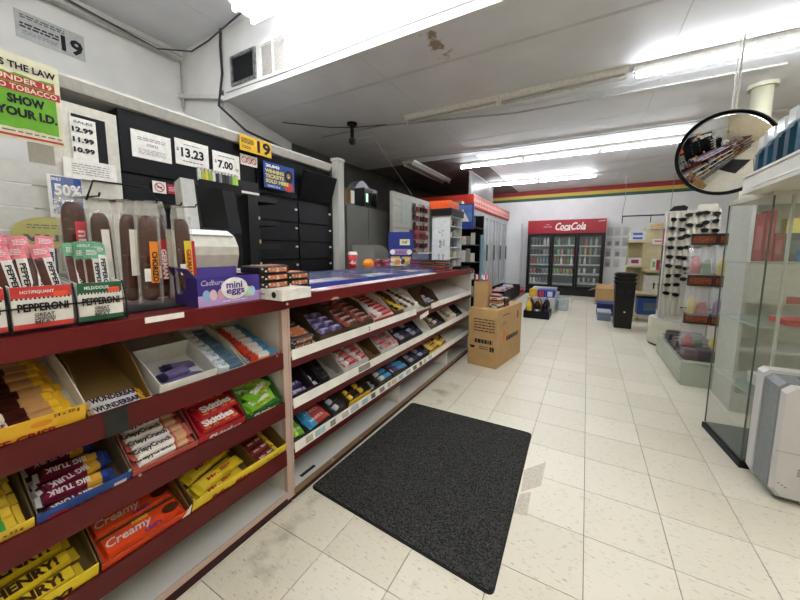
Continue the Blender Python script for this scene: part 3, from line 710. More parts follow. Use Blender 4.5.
run(2, [
    (290.5, 303, '#3f3a2c', '#3d3828', ['#8cba2e', '#a8cc4a', '#5f9a26'], 4, 1, 'tray of green candy bags at the near end of the low far shelf', 'bright green candy bag on the low far shelf', {'bw': .07, 'jr': .2, 'tx': '~4'}),
    (304, 329, '#2a2c2e', '#24282c', ['#2f7fae', '#3f93bd', '#a83c34'], 5, 1, 'black tray of bright blue candy bags on the low far shelf', 'bright blue candy bag with white letters on the low far shelf', {'bw': .07, 'tx': '~6', 'jr': .15}),
    (331, 345, '#3f3022', '#3c2e20', ['#3f8fc4', '#d8d8da', '#26262a'], 4, 1, 'dark tray of blue, white and black bars on the low far shelf', 'blue, white and black bar on the low far shelf', {'jr': .25}),
    (347, 369, '#5a4528', '#463521', ['#2a2118', '#d8b23a', '#1e1812'], 5, 2, 'kraft tray with a yellow front and black and gold bars on the low far shelf', 'black and gold bar on the low far shelf', {'front': '#dcb52c', 'hf': .055, 'jr': .2}),
    (370, 377.5, '#3a2f28', '#33291f', ['#b9bcc0', '#dadcde', '#8b8f94'], 3, 1, 'dark tray of crumpled silver bars on the low far shelf', 'crumpled silver bar on the low far shelf', {'jr': .5}),
    (378, 391, '#4a3a28', '#44361f', ['#3f8fc6', '#e0e2e4', '#3f8fc6'], 5, 1, 'kraft tray of blue and white bars on the low far shelf', 'blue and white bar on the low far shelf'),
    (391.5, 406, '#43352a', '#3d3024', ['#d4d2dc', '#564a80', '#4a94c8'], 5, 1, 'kraft tray of white and violet bars on the low far shelf', 'white and violet bar on the low far shelf', {'jr': .25}),
    (408, 427, '#221f22', '#211e20', ['#3a4674', '#a4a6b4', '#23264a'], 4, 2, 'black tray of indigo bars on the low far shelf', 'indigo bar on the low far shelf', {'jr': .2}),
    (428, 445, '#6b4f24', '#5c4522', ['#dcb844', '#e6cf78', '#c99f30'], 5, 2, 'kraft tray of yellow bags beside the empty end of the low far shelf', 'yellow bag on the low far shelf', {'front': '#dcb52c', 'bw': .045, 'jr': .3}),
])
# flat black boxes with orange print, stacked at the near end of the upper far shelf and on the counter
def choc_box_mesh(w=.155, d=.125, h=.032):
    return MB().loft([[(0, 0, 0), (w, 0, 0), (w, d, 0), (0, d, 0)], [(0, 0, h*.8), (w, 0, h*.8), (w, d, h*.8), (0, d, h*.8)], [(.008, .008, h), (w-.008, .008, h), (w-.008, d-.008, h), (.008, d-.008, h)]]).mesh('box_body', mat('#20191a', .35))
CBX = choc_box_mesh(); ORG = mat('#b9714f', .4); GOLDW = mat('#d9c9b4', .4)
def choc_label(w=.155, d=.125, h=.032):
    mb = MB(); r_ = random.Random(2)
    mb.box(.045, w-.012, -.0008, .001, .004, h*.72)
    mb.box(.03, w-.02, .02, d-.03, h, h+.0006)
    return mb.mesh('label_print', ORG)
def choc_dots(w=.155, d=.125, h=.032):
    mb = MB(); r_ = random.Random(5)
    for k in range(9):
        x, s = r_.uniform(.006, w-.02), r_.uniform(.005, .01)
        z_ = r_.uniform(.003, h*.5); mb.box(x, x+s, -.0014, .001, z_, z_+s*.8)
    for k in range(10):
        x, y, s = r_.uniform(.01, w-.025), r_.uniform(.01, d-.025), r_.uniform(.006, .012)
        mb.box(x, x+s, y, y+s, h, h+.0011)
    return mb.mesh('nut_print', GOLDW)
CBL, CBD = choc_label(), choc_dots()
def choc_box(M, label, group):
    t = thing('chocolate_box', label, 'chocolate box', M, group)
    link('box_body', CBX, t); link('label_print', CBL, t); link('nut_print', CBD, t)['kind'] = 'stuff'
y0 = 1.036
for k in range(3):
    for j in range(2):
        choc_box(shelfM(Z_R[0], y0, .012+.135*k) @ T(.0, 0, .033*j), ('lower', 'upper')[j]+' flat black copper chocolate box, '+('front', 'middle', 'back')[k]+' stack, near end of upper far shelf', 'flat chocolate boxes on the upper far shelf')
# two maroon bags standing over the green ones
me = bar_mesh(.12, .07, .024, [WR('#6a2038'), WR('#7c2a44'), WR('#8a2f30')], (.5,)); tx = [text_mesh('LLIES', WHITE, .09, .02, .0244, .05)]
M = shelfM(Z_R[2], 1.04, .03)
put(M, 'candy_bag', 'maroon candy bag with white letters lying over the green bags', 'candy bag', 'maroon candy bags', me, tx, [(.07, .11, .053, .15), (.09, .19, .053, -.1)])

# ================================================================ ON THE COUNTERTOP
ZT = 1.0
WIRE = mat('#17171a', .35, metal=.4)
# ---- pepperoni: three printed cartons of sticks in a black wire rack
def pep_box(y0, y1, c, top, label, h=.108):
    w = y1-y0; M = T(-1.192, y0, ZT+.006) @ RZ(PI/2)
    t = thing('pepperoni_carton', label, 'carton', M); d = .13
    fr = obj('front_panel', MB().box(0, w, -.002, 0, 0, h), CARD('#e4e2dc'), t)
    for xa in (0, w-.002): obj('side_panel', MB().prism([(0, 0), (d, 0), (d, h*1.15), (0, h)], xa, xa+.002, 0, 'x'), CARD('#e0ded8'), t)
    obj('back_panel', MB().box(0, w, d-.002, d, 0, h*1.2), CARD('#d8d6d0'), t); obj('bottom_panel', MB().box(.002, w-.002, 0, d-.002, 0, .002), CARD('#d8d6d0'), t)
    patch('colour_band', fr, CARD(c), (w/2, -.002, h-.014), w, .028, **XR); patch('colour_band', fr, CARD(c), (w/2, -.002, .008), w, .016, **XR)
    mb = MB()
    for k in range(14):
        xx = w*k/14; mb.face([(xx, -.0026, h-.032), (xx+w/28, -.0026, h-.032), (xx+w/28, -.0026, h-.028), (xx, -.0026, h-.028)])
    obj('chequer_band', mb, INK, fr)
    letter(top, fr, WHITE, (w*.42, -.0036, h-.014), w*.55, .009, **XR)
    letter('PEPPERONI', fr, INK, (w/2, -.0036, h*.52), w*.84, .021, bold=.04, **XR)
    for k, s in enumerate(('GREAT', 'CANADIAN', 'MEAT')): letter(s, fr, mat('#55524e', .5), (w*.5, -.0036, h*.34-.009*k), w*.34, .0085, bold=.03, **XR)
    patch('price_sticker', fr, mat('#e0502e', .5), (w*.8, -.0030, h-.022), .026, .014, **XR)
    return t, M, w
pep_box(.215, .322, '#c23a35', 'HOT/PIQUANT', 'red and white carton of hot pepperoni sticks in the wire rack')
pep_box(.333, .43, '#235c3c', 'MILD/DOUX', 'green and white carton of mild pepperoni sticks in the wire rack')
pep_box(.1, .206, '#c2403a', 'HOT/PIQUANT', 'red and white pepperoni carton cut off at the left edge')
wr = thing('wire_rack', 'black wire rack holding the pepperoni cartons on the countertop', 'rack', (-1.19, .1, ZT))
def wobj(pts, r=.0022, par=None, org=None, n='wire'):
    o = org or (0, 0, 0); return obj(n, MB().tube([Vector(p)-Vector(o) for p in pts], r, 5), WIRE, par)
og = (-1.19, .1, ZT)
for zz in (.008, .062): wobj([(-1.33, .095, ZT+zz), (-1.183, .095, ZT+zz), (-1.183, .436, ZT+zz), (-1.33, .436, ZT+zz)], .0024, wr, og)
for yy in (.095, .21, .3275, .436): wobj([(-1.183, yy, ZT+.002), (-1.183, yy, ZT+.066), (-1.2, yy, ZT+.115)], .0022, wr, og)

def stick_proto(c, label, group):
    t = thing('pepperoni_stick', label, 'meat stick', None, group); w, h = .036, .165
    prof = lambda x: .005*math.sqrt(max(0, 1-(2*x/w)**2))+.0008
    def strip(xa, xb, z0, z1, n=3):
        mb = MB(); r0, r1 = [], []
        xs = [xa+(xb-xa)*k/n for k in range(n+1)]
        ring = [(x, -prof(x)) for x in xs]+[(x, prof(x)) for x in reversed(xs)]
        return mb.loft([[(a, b, z0) for a, b in ring], [(a, b, z1) for a, b in ring]])
    obj('meat', strip(-.0165, -.001, .0, .128), mat('#4a2219', .35, .25, 60), t)
    obj('sleeve', strip(-.001, .018, .0, .132), mat('#d9d6d2', .25), t)
    obj('film_edge', strip(-.018, -.0165, 0, .132), clear('#e8e8e8', .5, .1), t)
    obj('header', strip(-.018, .018, .132, .165), mat(c, .3, .15, 90), t)
    letter('PEPPERONI', t, INK, (.0085, -.0052, .07), .1, .011, right=(0, 0, -1), up=(1, 0, 0), bold=.04, lift=.0006)
    lines_print(t, mat('#f2e6e6', .4), (0, -.0055, .149), .026, .016, 4, name='header_print')
    return t
def sticks(proto, y0, w, n, seed, depth=.1):
    r = random.Random(seed); base = proto['label']
    for k in range(n):
        row = k % 2
        M = T(-1.206-row*.045-r.uniform(0, .03), y0+.017+(w-.034)*(k/(n-1)), ZT+.045+r.uniform(0, .02)+row*.02) @ RZ(PI/2+r.uniform(-.35, .35)) @ RX(-.12-r.uniform(0, .2)) @ RY(r.uniform(-.16, .16))
        lab = base+', '+('first', 'second', 'third', 'fourth', 'fifth', 'sixth', 'seventh', 'eighth', 'ninth')[k]+' from left'
        if k == 0: proto.matrix_basis = M; proto['label'] = lab
        else: copy_tree(proto, M, None, lab)
sticks(stick_proto('#d87a86', 'pink-topped pepperoni stick standing in the red carton', 'pink-topped pepperoni sticks'), .215, .107, 9, 4)
sticks(stick_proto('#5f9f7c', 'green-topped pepperoni stick standing in the green carton', 'green-topped pepperoni sticks'), .333, .097, 8, 5)
sticks(stick_proto('#cf6f78', 'pink-topped pepperoni stick in the carton at the left edge', 'pepperoni sticks at the left edge'), .1, .106, 5, 9)

# ---- hanging rack of vacuum-packed sausages
hr = thing('sausage_rack', 'black wire rack from which vacuum-packed sausages hang', 'rack', (-1.45, .56, ZT))
og = (-1.45, .56, ZT)
obj('base_plate', MB().box(-1.52, -1.27, .43, .71, ZT, ZT+.004).xf(T(1.45, -.56, -ZT)), BLACK, hr)
for yy in (.44, .70): wobj([(-1.5, yy, ZT), (-1.5, yy, 1.38)], .004, hr, og, 'post')
wobj([(-1.5, .44, 1.38), (-1.5, .70, 1.38)], .004, hr, og, 'cross_bar')
wobj([(-1.3, .405, 1.35), (-1.3, .425, 1.41), (-1.3, .565, 1.412), (-1.3, .59, 1.37)], .003, hr, og, 'arch')
for yy in (.425, .5, .575, .65, .70): wobj([(-1.5, yy, 1.375), (-1.27, yy, 1.362), (-1.262, yy, 1.372)], .0026, hr, og, 'hook')
SAUS = worn('#40160a', '#7d5444', .3, 75, .60, .08); FILM = clear('#e8e4e0', .07, .06); FILMT = clear('#e4e2de', .2, .1)
def sausage(y, x, z0, h, lab, text, tcol, label, dia=.056, back=True, rz=0., tc='#1a1512'):
    t = thing('sausage_pack', label, 'sausage', T(x, y, z0) @ RZ(PI/2+rz) @ RY(random.Random(y*997).uniform(-.03, .03)))
    r = dia/2
    pr = [(.002, .004), (r*.6, .008), (r*.93, .024), (r, .05), (r*1.02, h*.5), (r, h-.06), (r*.9, h-.03), (r*.55, h-.012), (.002, h-.008)]
    obj('sausage', MB().lathe(pr, (0, 0, 0), 12).xf(Matrix.Diagonal((1, .62, 1, 1))), SAUS, t, None, True)
    w = r+.009
    ring = lambda zz, s, q: [(-w*s, 0, zz), (-r*s, -r*.5*q, zz), (0, -r*.68*q, zz), (r*s, -r*.5*q, zz), (w*s, 0, zz), (r*s, r*.66*q, zz), (-r*s, r*.66*q, zz)]
    obj('vacuum_film', MB().loft([ring(-.006, 1, .05), ring(.02, 1, .9), ring(h-.035, 1, .95), ring(h+.0, 1, .25)]), FILM, t)
    obj('film_top', MB().loft([ring(h-.012, 1, .5), ring(h+.0, 1, .3), ring(h+.035, .8, .08)]), FILMT, t); obj('film_edge', MB().box(r*.98, w, -.0012, .0012, 0, h).box(-w, -r*.98, -.0012, .0012, 0, h), FILMT, t)
    if lab:
        lb = obj('label', MB().box(-.006, .018, -r*.74, -r*.7, h*.22, h*.68), mat(lab, .35), t)
        letter(text, lb, mat(tc, .4), (.007, -r*.745, h*.40), h*.34, .017, right=(0, 0, -1), up=(1, 0, 0), bold=.04)
        patch('bar_code', lb, PAPER, (-.016, -r*.745, h*.31), .018, h*.14, **XR)
        if tcol: patch('side_label', lb, mat(tcol, .4), (.024, -r*.745, h*.45), .011, h*.46, **XR)
    elif back:
        obj('back_label', MB().box(-.006, .014, -r*.74, -r*.7, h*.3, h*.8), PAPER, t)
    return t
sausage(.545, -1.285, ZT+.028, .30, '#d9822c', 'CHORIZO', None, 'brown sausage with an orange label lettered in black, front of the rack')
sausage(.655, -1.275, ZT+.05, .275, '#dcc33a', 'GERMAN', '#b02a2a', 'brown sausage with a yellow and red label hanging rightmost', .05, tc='#b02a2a')
sausage(.603, -1.335, ZT+.03, .31, '#b52d2a', 'GERMAN', None, 'brown sausage with a red label hanging between two others', .052, tc='#f0e6e0')
sausage(.505, -1.315, ZT+.03, .30, None, '', None, 'vacuum-packed sausage with a white strip left of the orange-labelled one', .05)
sausage(.455, -1.35, ZT+.02, .31, None, '', None, 'vacuum-packed sausage with a white strip, second from left on the rack', .05)
sausage(.56, -1.41, ZT+.03, .30, None, '', None, 'vacuum-packed sausage hanging at the back of the rack', .05, False)
t = sausage(.40, -1.385, ZT+.14, .22, '#cf4a5a', '~3', None, 'dark short sausage with a pink label hanging at the left of the rack', .06, tc='#f4e4e4')

# ---- box of candy eggs
t = thing('candy_egg_box', 'purple open carton of candy eggs beside the hanging sausages', 'carton', T(-1.192, .645, ZT) @ RZ(PI/2))
w, h, d = .252, .105, .15; PURP = CARD('#3a2a80')
fr = obj('front_panel', MB().box(0, w, -.002, 0, 0, h), PURP, t)
for xa in (0, w-.002): obj('side_panel', MB().box(xa, xa+.002, 0, d, 0, h), PURP, t)
obj('back_panel', MB().box(0, w, d-.002, d, 0, h+.03), CARD('#56479a'), t); obj('bottom_panel', MB().box(.002, w-.002, 0, d-.002, 0, .03), KRAFT_D, t)
obj('open_flap', MB().prism([(0, 0), (d, 0), (d*.9, .05), (.01, .04)], -.001, .001, 0, 'x').xf(T(0, 0, h) @ RY(-.6)), CARD('#57478f'), t)
patch('lilac_band', fr, CARD('#b79bd0'), (w/2, -.002, .02), w, .04, **XR)
for k, (ex, c) in enumerate(((.03, '#8fb8d8'), (.055, '#e2c3d0'), (.085, '#d8a8b8'), (.2, '#e6c86a'), (.215, '#9cc8e0'), (.19, '#b8d8a8'))):
    obj('egg_print', MB().prism([(ex+.014*math.cos(a*PI/8), .04+.02*math.sin(a*PI/8)) for a in range(16)], -.0034-.0001*k, -.0022, 0, 'y'), mat(c, .4), fr)
obj('egg_print', MB().prism([(.14+.055*math.cos(a*PI/10), .058+.042*math.sin(a*PI/10)) for a in range(20)], -.0044, -.0022, 0, 'y'), mat('#efecee', .4), fr)
letter('mini', fr, mat('#3a2880', .4), (.138, -.0046, .072), .066, .026, bold=.025, **XR); letter('eggs', fr, mat('#3a2880', .4), (.142, -.0046, .043), .075, .026, bold=.025, **XR)
letter('Cadbury', fr, mat('#d6cbe4', .4), (.055, -.003, .083), .085, .026, bold=.0, shear=.3, **XR)
lines_print(fr, mat('#e8e0f0', .4), (.14, -.003, .012), .1, .01, 1)

# ---- white tray with stacked chocolate boxes
t = thing('display_tray', 'low white card tray jutting over the counter lip', 'tray', T(-1.345, .902, ZT))
w2, d2, h2 = .285, .158, .045
for nm, b in (('bottom_panel', (0, w2, 0, d2, 0, .003)), ('side_panel', (0, w2, 0, .003, .003, h2)), ('side_panel', (0, w2, d2-.003, d2, .003, h2)), ('end_panel', (0, .003, .003, d2-.003, .003, h2)), ('end_panel', (w2-.003, w2, .003, d2-.003, .003, h2))):
    obj(nm, MB().box(*b), WHITE, t)
obj('liner', MB().box(.003, w2-.003, .003, d2-.003, .003, .04), CARD('#c9c4b8'), t)
obj('round_logo', MB().prism([(.235+.013*math.cos(a*PI/8), .022+.013*math.sin(a*PI/8)) for a in range(16)], -.001, 0, 0, 'y'), INK, t)
lines_print(t, mat('#8a8a90', .5), (.16, -.0005, .022), .05, .012, 1, **XR)
for k in range(3): choc_box(T(-1.19, .9, ZT+.0405+.033*k) @ RZ(PI/2), ('lowest', 'middle', 'topmost')[k]+' flat black and copper chocolate box stacked on the white tray', 'chocolate boxes on the white tray')
for k in range(3): choc_box(T(-1.24, 1.075, ZT+.033*k) @ RZ(PI/2), ('lowest', 'middle', 'topmost')[k]+' flat black and copper chocolate box stacked behind the white tray', 'chocolate boxes behind the white tray')
for k in range(3): choc_box(T(-1.36, .86, ZT+.033*k+.001) @ RZ(PI/2), ('lowest', 'middle', 'topmost')[k]+' flat black and copper chocolate box stacked deep behind the purple carton', 'chocolate boxes behind the purple carton')

# ---- lottery ticket display let into the counter
BLUEF = mat('#1a2a6c', .3)
t = thing('ticket_display', 'blue-framed glass ticket display lying on the countertop', 'display case', (-1.27, 1.26, ZT))
og = (-1.27, 1.26, ZT); y0, y1, xa, xb = 1.26, 3.05, -1.27, -1.72
def tobj(n, mb, m): return obj(n, mb.xf(T(-og[0], -og[1], -og[2])), m, t)
tobj('frame_front', MB().prism([(xa, ZT), (xa-.03, ZT+.022), (xa-.045, ZT+.022), (xa-.045, ZT)], y0, y1, 0, 'y'), BLUEF)
tobj('frame_back', MB().box(xb, xb+.03, y0, y1, ZT, ZT+.05), BLUEF)
for yy in (y0, 1.86, 2.46, y1-.03): tobj('frame_rib', MB().prism([(xa, ZT), (xa-.03, ZT+.024), (xb+.03, ZT+.05), (xb+.03, ZT)], yy, yy+.03, 0, 'y'), BLUEF)
tobj('glass_top', MB().prism([(xa-.04, ZT+.0225), (xb+.03, ZT+.048), (xb+.03, ZT+.05), (xa-.04, ZT+.0245)], y0, y1, 0, 'y'), clear('#dfe6f0', .12, .03))
for yy in (1.9, 2.5, 2.98): tobj('yellow_tag', MB().box(xa-.06, xa-.01, yy-.04, yy-.01, ZT+.027, ZT+.0285), mat('#e6e0a8', .5))
rl = random.Random(8); yy = y0+.04
while yy < y1-.1:
    w = rl.uniform(.09, .13)
    for xx in (xa-.06, xa-.21):
        c = rl.choice(['#d9c9dc', '#d66a96', '#e4d9c4', '#9aa7cf', '#e0dfe6', '#7f8ab8', '#d98f6a'])
        tobj('ticket', MB().box(xx-.13, xx, yy, yy+w-.01, ZT+.004, ZT+.006), mat(c, .4, .2, 40))
    yy += w
t = tag(obj('price_list', MB().box(-1.262, -1.172, 1.21, 2.75, ZT, ZT+.0015), mat('#ddd3d2', .5, .1, 14)), 'long white printed strip lying along the counter lip before the ticket display', 'paper strip')
letter('~8', t, mat('#b9527c', .5), (-1.215, 1.5, ZT+.0017), .3, .05, right=(0, 1, 0), up=(-1, 0, 0)); letter('~9', t, mat('#6a4a66', .5), (-1.215, 2.2, ZT+.0017), .4, .04, right=(0, 1, 0), up=(-1, 0, 0))

# ---- cup, orange and small goods on the far half of the counter
t = thing('paper_cup', 'red paper cup with a white lid standing on the ticket display', 'cup', (-1.80, 2.31, ZT))
obj('cup_body', MB().lathe([(.028, 0), (.041, .165)], n=20), mat('#b9252c', .4), t, None, True)
obj('lid', MB().lathe([(.043, .163), (.044, .172), (.039, .176), (.038, .19), (.03, .192)], n=20), WHITE, t)
cupdir = (Vector((0, 0, 0))-Vector((-1.8, 2.31, 0))).normalized(); cr = Vector((-cupdir.y, cupdir.x, 0))
letter('-6c', t, WHITE, cupdir*.0365+Vector((0, 0, .1)), .062, .036, right=cr, up=(0, 0, 1), bold=.03, lift=.004)
obj('white_band', MB().lathe([(.0293, .008), (.0313, .02)], n=20), mat('#e6d4d2', .5), t, None, True)
p = at(377, 267, z=ZT+.03); p = Vector((-1.92, 2.72, ZT+.03))
t = thing('orange', 'round orange sitting on white paper beside the red cup', 'fruit', T(p.x, p.y, ZT+.012) @ Matrix.Scale(1.2, 4))
obj('fruit', MB().lathe([(.004, 0), (.03, .006), (.047, .028), (.05, .046), (.044, .066), (.026, .084), (.004, .089)], n=16), mat('#e08a26', .5, .08, 80, .2), t, None, True)
obj('stem_end', MB().cyl((0, 0, .088), (0, 0, .091), .006, n=8), mat('#5c6a2a', .7), t)
tag(obj('paper_pad', MB().box(-1.99, -1.8, 2.66, 3.2, ZT, ZT+.012), PAPER), 'white paper pad lying under the orange', 'paper')
tag(obj('note_card', MB().box(-1.7, -1.62, 2.82, 3.0, ZT+.053, ZT+.056), mat('#e6d6a0', .6)), 'cream card lying on the back rim of the ticket display', 'card')
# loose candy packs heaped near the blue display
rp_ = random.Random(21)
packc = ['#b89a3a', '#9a4a6a', '#39406e', '#c4b8b0', '#7b2f3a', '#c98a3a', '#d4cfd8', '#513a62']
for k in range(24):
    me = bar_mesh(.1, .06, .038, [WR(packc[k % 8]), WR(packc[(k*3+1) % 8]), WR(packc[k % 8])], (.4, .7))
    lay = k//8
    x_ = -1.84+.07*(k % 2)+rp_.uniform(0, .01); y_ = 2.78+.105*((k//2) % 4)
    tag(link('candy_pack', me, None, T(x_, y_, ZT+.0005+lay*.0385) @ RZ(1.2+rp_.uniform(-.2, .2))),
        'small bright candy pack in the heap on the far half of the counter', 'candy pack', 'candy packs heaped before the blue display')
# blue counter display
t = thing('counter_display', 'tall blue card display with cream pockets behind the candy heap', 'display', T(-1.93, yfront(401, -1.93, 1.2), ZT) @ RZ(.45))
obj('back_card', MB().box(-.15, .15, .0, .012, 0, .42), mat('#22317a', .5), t); obj('base', MB().box(-.15, .15, -.06, .0, 0, .04), mat('#22317a', .5), t)
patch('sticker', t, mat('#d9d2b0', .5), (.045, 0, .3), .12, .07, **XR); letter('~3', t, INK, (.045, -.001, .3), .07, .03, **XR)
for sx in (-1, 1): obj('pocket', MB().box(sx*.065-.055, sx*.065+.055, -.03, 0, .04, .13), mat('#c9b068', .5, .2, 60), t)
b = obj('banner', MB().box(-.1, .1, -.012, 0, .15, .22), mat('#8c7fb4', .5), t); letter('~5', b, mat('#a02a3a', .5), (0, -.0125, .185), .12, .03, **XR)
for sx in (-1, 1): obj('roundel', MB().cyl((sx*.1, -.014, .185), (sx*.1, 0, .185), .03, n=12), WHITE, t)
# white vape tower with open shelves, two boxes on top
t = thing('display_tower', 'white display tower with open side shelves at the far end of the counter', 'display stand', (-1.51, 3.36, ZT))
wh = mat('#c9cdd0', .4)
for nm, b in (('front_panel', (0, .21, 0, .006, 0, .58)), ('back_panel', (0, .21, .37, .376, 0, .58)), ('side_panel', (0, .006, .006, .37, 0, .58)), ('top_panel', (.006, .21, .006, .37, .574, .58))): obj(nm, MB().box(*b), wh, t)
for k in range(5): obj('shelf', MB().box(.006, .212, .006, .37, .005+.115*k, .013+.115*k), wh, t)
for (a0, a1) in ((0, 2.1), (2.1, 4.2), (4.2, 6.28)):
    am = (a0+a1)/2; obj('logo_mark', MB().face([(.11, -.001, .40), (.11+.05*math.cos(am-.35), -.001, .40+.05*math.sin(am-.35)), (.11+.03*math.cos(am), -.001, .40+.03*math.sin(am))]), mat('#4f9a3f', .5), t)
letter('~3', t, mat('#3a3f6e', .5), (.1, -.001, .28), .09, .03, right=(0, 0, 1), up=(-1, 0, 0)); letter('~4', t, mat('#a5443f', .5), (.14, -.001, .29), .07, .02, right=(0, 0, 1), up=(-1, 0, 0))
for k in (0, 1): lines_print(t, INK, (.085+.05*k, -.001, .12), .1, .02, 2, right=(0, 0, 1), up=(-1, 0, 0))
for k in range(5):
    for j in range(2):
        tag(obj('small_box', MB().box(-1.49+.0, -1.33, 3.4+.15*j, 3.5+.15*j, ZT+.0135+.115*k, ZT+.0135+.115*k+[.05, .08, .06][(k+j) % 3]), mat(['#5b6170', '#c4c4bc', '#8a8f86', '#b7a98a', '#3c4048'][(k*2+j) % 5], .5)), 'small carton on the open shelves of the white tower', 'carton', 'cartons in the white tower')
t = thing('black_case', 'flat black case on top of the white tower', 'box', (-1.52, 3.34, ZT+.58))
obj('body', MB().box(0, .24, 0, .4, 0, .06), BLACK, t); obj('lid', MB().box(-.004, .244, -.004, .404, .06, .075), mat('#202024', .4), t)
t = thing('orange_box', 'bright orange box lying on the black case', 'box', (-1.525, 3.33, ZT+.655))
obj('body', MB().box(0, .22, 0, .3, 0, .07), mat('#d9531f', .45), t); obj('lid', MB().box(-.003, .223, -.003, .303, .05, .082), mat('#e05a22', .45), t)
for k, (xx, yy, c, c2) in enumerate(((-1.45, 3.2, '#2a2530', '#9a3a34'), (-1.3, 3.16, '#231f26', '#b05a3a'), (-1.62, 3.2, '#2f3a5a', '#a8323a'), (-1.27, 2.98, '#3a2f2c', '#a33c30'), (-1.42, 3.06, '#1f2024', '#8c4a3c'))):
    for j in range(3 if k != 3 else 2):
        t = thing('snack_box', 'dark snack box with a red band stacked before the white tower', 'box', T(xx, yy, ZT+.0005+.036*j) @ RZ(.1*(k-2)+.05*j), 'dark snack boxes before the white tower')
        obj('body', MB().box(-.06, .06, -.045, .045, 0, .034), mat(c, .4, .1), t); obj('band', MB().box(-.0605, .0605, -.0455, .0455, .008, .018), mat(c2, .4), t)
t = thing('jar', 'small jar with a teal cap before the white tower', 'jar', (-1.335, 3.28, ZT))
obj('glass_body', MB().lathe([(.035, 0), (.04, .01), (.04, .06), (.03, .07)], n=14), mat('#c9cfcf', .2), t, None, True); obj('cap', MB().cyl((0, 0, .07), (0, 0, .1), .042, n=16), mat('#2f7a7c', .4), t)
t = thing('shallow_tray', 'shallow black tray at the very end of the counter', 'tray', (-1.42, 3.5+.26, ZT))
t.location = (-1.285, 3.42, ZT); obj('base', MB().box(0, .1, 0, .3, 0, .004), BLACK, t)
for b in ((0, .1, 0, .004, .004, .03), (0, .1, .296, .3, .004, .03), (0, .004, .004, .296, .004, .03), (.096, .1, .004, .296, .004, .03)): obj('rim', MB().box(*b), BLACK, t)

for k, (xx, yy, c, c2) in enumerate(((-1.62, 3.36, '#20264a', '#c4c4cc'), (-1.72, 3.42, '#2a2430', '#8c3038'), (-1.58, 3.52, '#1c1d24', '#b9b4b0'), (-1.66, 3.6, '#7c2a2c', '#d0c8c0'))):
    t = thing('standing_pack', ('navy and white', 'dark pack with a red panel', 'black and pale', 'maroon and cream')[k]+' standing beside the white tower', 'pack', T(xx, yy, ZT) @ RZ(.3-.2*k))
    obj('pouch', MB().loft([[(-.06, -.03, 0), (.06, -.03, 0), (.06, .03, 0), (-.06, .03, 0)], [(-.062, -.034, .09), (.062, -.034, .09), (.062, .034, .09), (-.062, .034, .09)], [(-.06, -.004, .17), (.06, -.004, .17), (.06, .004, .17), (-.06, .004, .17)]]), WR(c), t)
    obj('panel', MB().box(-.035, .04, -.0365, -.0345, .02, .08), mat(c2, .4), t); obj('crimp', MB().box(-.061, .061, -.004, .004, .17, .182), WR(c2), t)

# ================================================================ BEHIND THE COUNTER
XC = -2.8
TOB = mat('#0a0b0d', .5, spec=.15); TOB2 = mat('#0c0d10', .45, spec=.18)
t = thing('tobacco_cabinet', 'long black tobacco cabinet with closed flap panels behind the counter', 'cabinet', (XC, 1.0, 0)); og = (XC, 1.0, 0)
def tobj(n, mb, m, par=None): return obj(n, mb.xf(T(-og[0], -og[1], -og[2])), m, par or t)
tobj('body', MB().box(-3.3, XC-.03, 1.08, 3.2, .1, 2.15), TOB); tobj('plinth', MB().box(-3.28, XC-.06, 1.06, 3.18, 0, .1), BLACK)
tobj('header_panel', MB().box(XC-.03, XC-.01, 1.08, 2.12, 1.74, 2.15), TOB2)
zr = [.9, 1.1, 1.3, 1.5, 1.73]
for (ya_, yb_) in ((1.08, 2.10), (2.14, 2.64), (2.66, 3.18)):
    for k in range(4):
        f_ = tobj('flap_panel', MB().prism([(XC-.03, zr[k]+.006), (XC-.004, zr[k]+.006), (XC-.018, zr[k+1]-.006), (XC-.03, zr[k+1]-.006)], ya_, yb_, 0, 'y'), TOB2)
        tobj('knob', MB().box(XC-.006, XC+.006, yb_-.045, yb_-.02, zr[k]+.13, zr[k]+.15), WHITE, f_)
tobj('open_flap', MB().prism([(XC-.03, 1.76), (XC-.01, 1.76), (XC+.10, 2.06), (XC+.08, 2.07)], 2.66, 3.18, 0, 'y'), TOB2)
tobj('flap_panel', MB().box(XC-.03, XC-.012, 2.14, 2.65, 1.76, 2.15), TOB2)
VAL = mat('#cdccc6', .5)
t2 = thing('cabinet_valance', 'white light valance running along the top of the tobacco cabinet', 'valance', (XC, .3, 2.2))
obj('front_board', MB().prism([(XC+.0, 2.165), (XC+.015, 2.16), (XC+.045, 2.22), (XC+.045, 2.235), (XC+.02, 2.235)], -.5, 3.15, 0, 'y').xf(T(-XC, -.3, -2.2)), VAL, t2)
obj('top_board', MB().box(-3.3, XC+.02, -.5, 3.15, 2.222, 2.235).xf(T(-XC, -.3, -2.2)), VAL, t2)
obj('bottom_board', MB().box(-3.3, XC+.0, -.5, 3.15, 2.152, 2.162).xf(T(-XC, -.3, -2.2)), mat('#8f8d88', .6), t2)
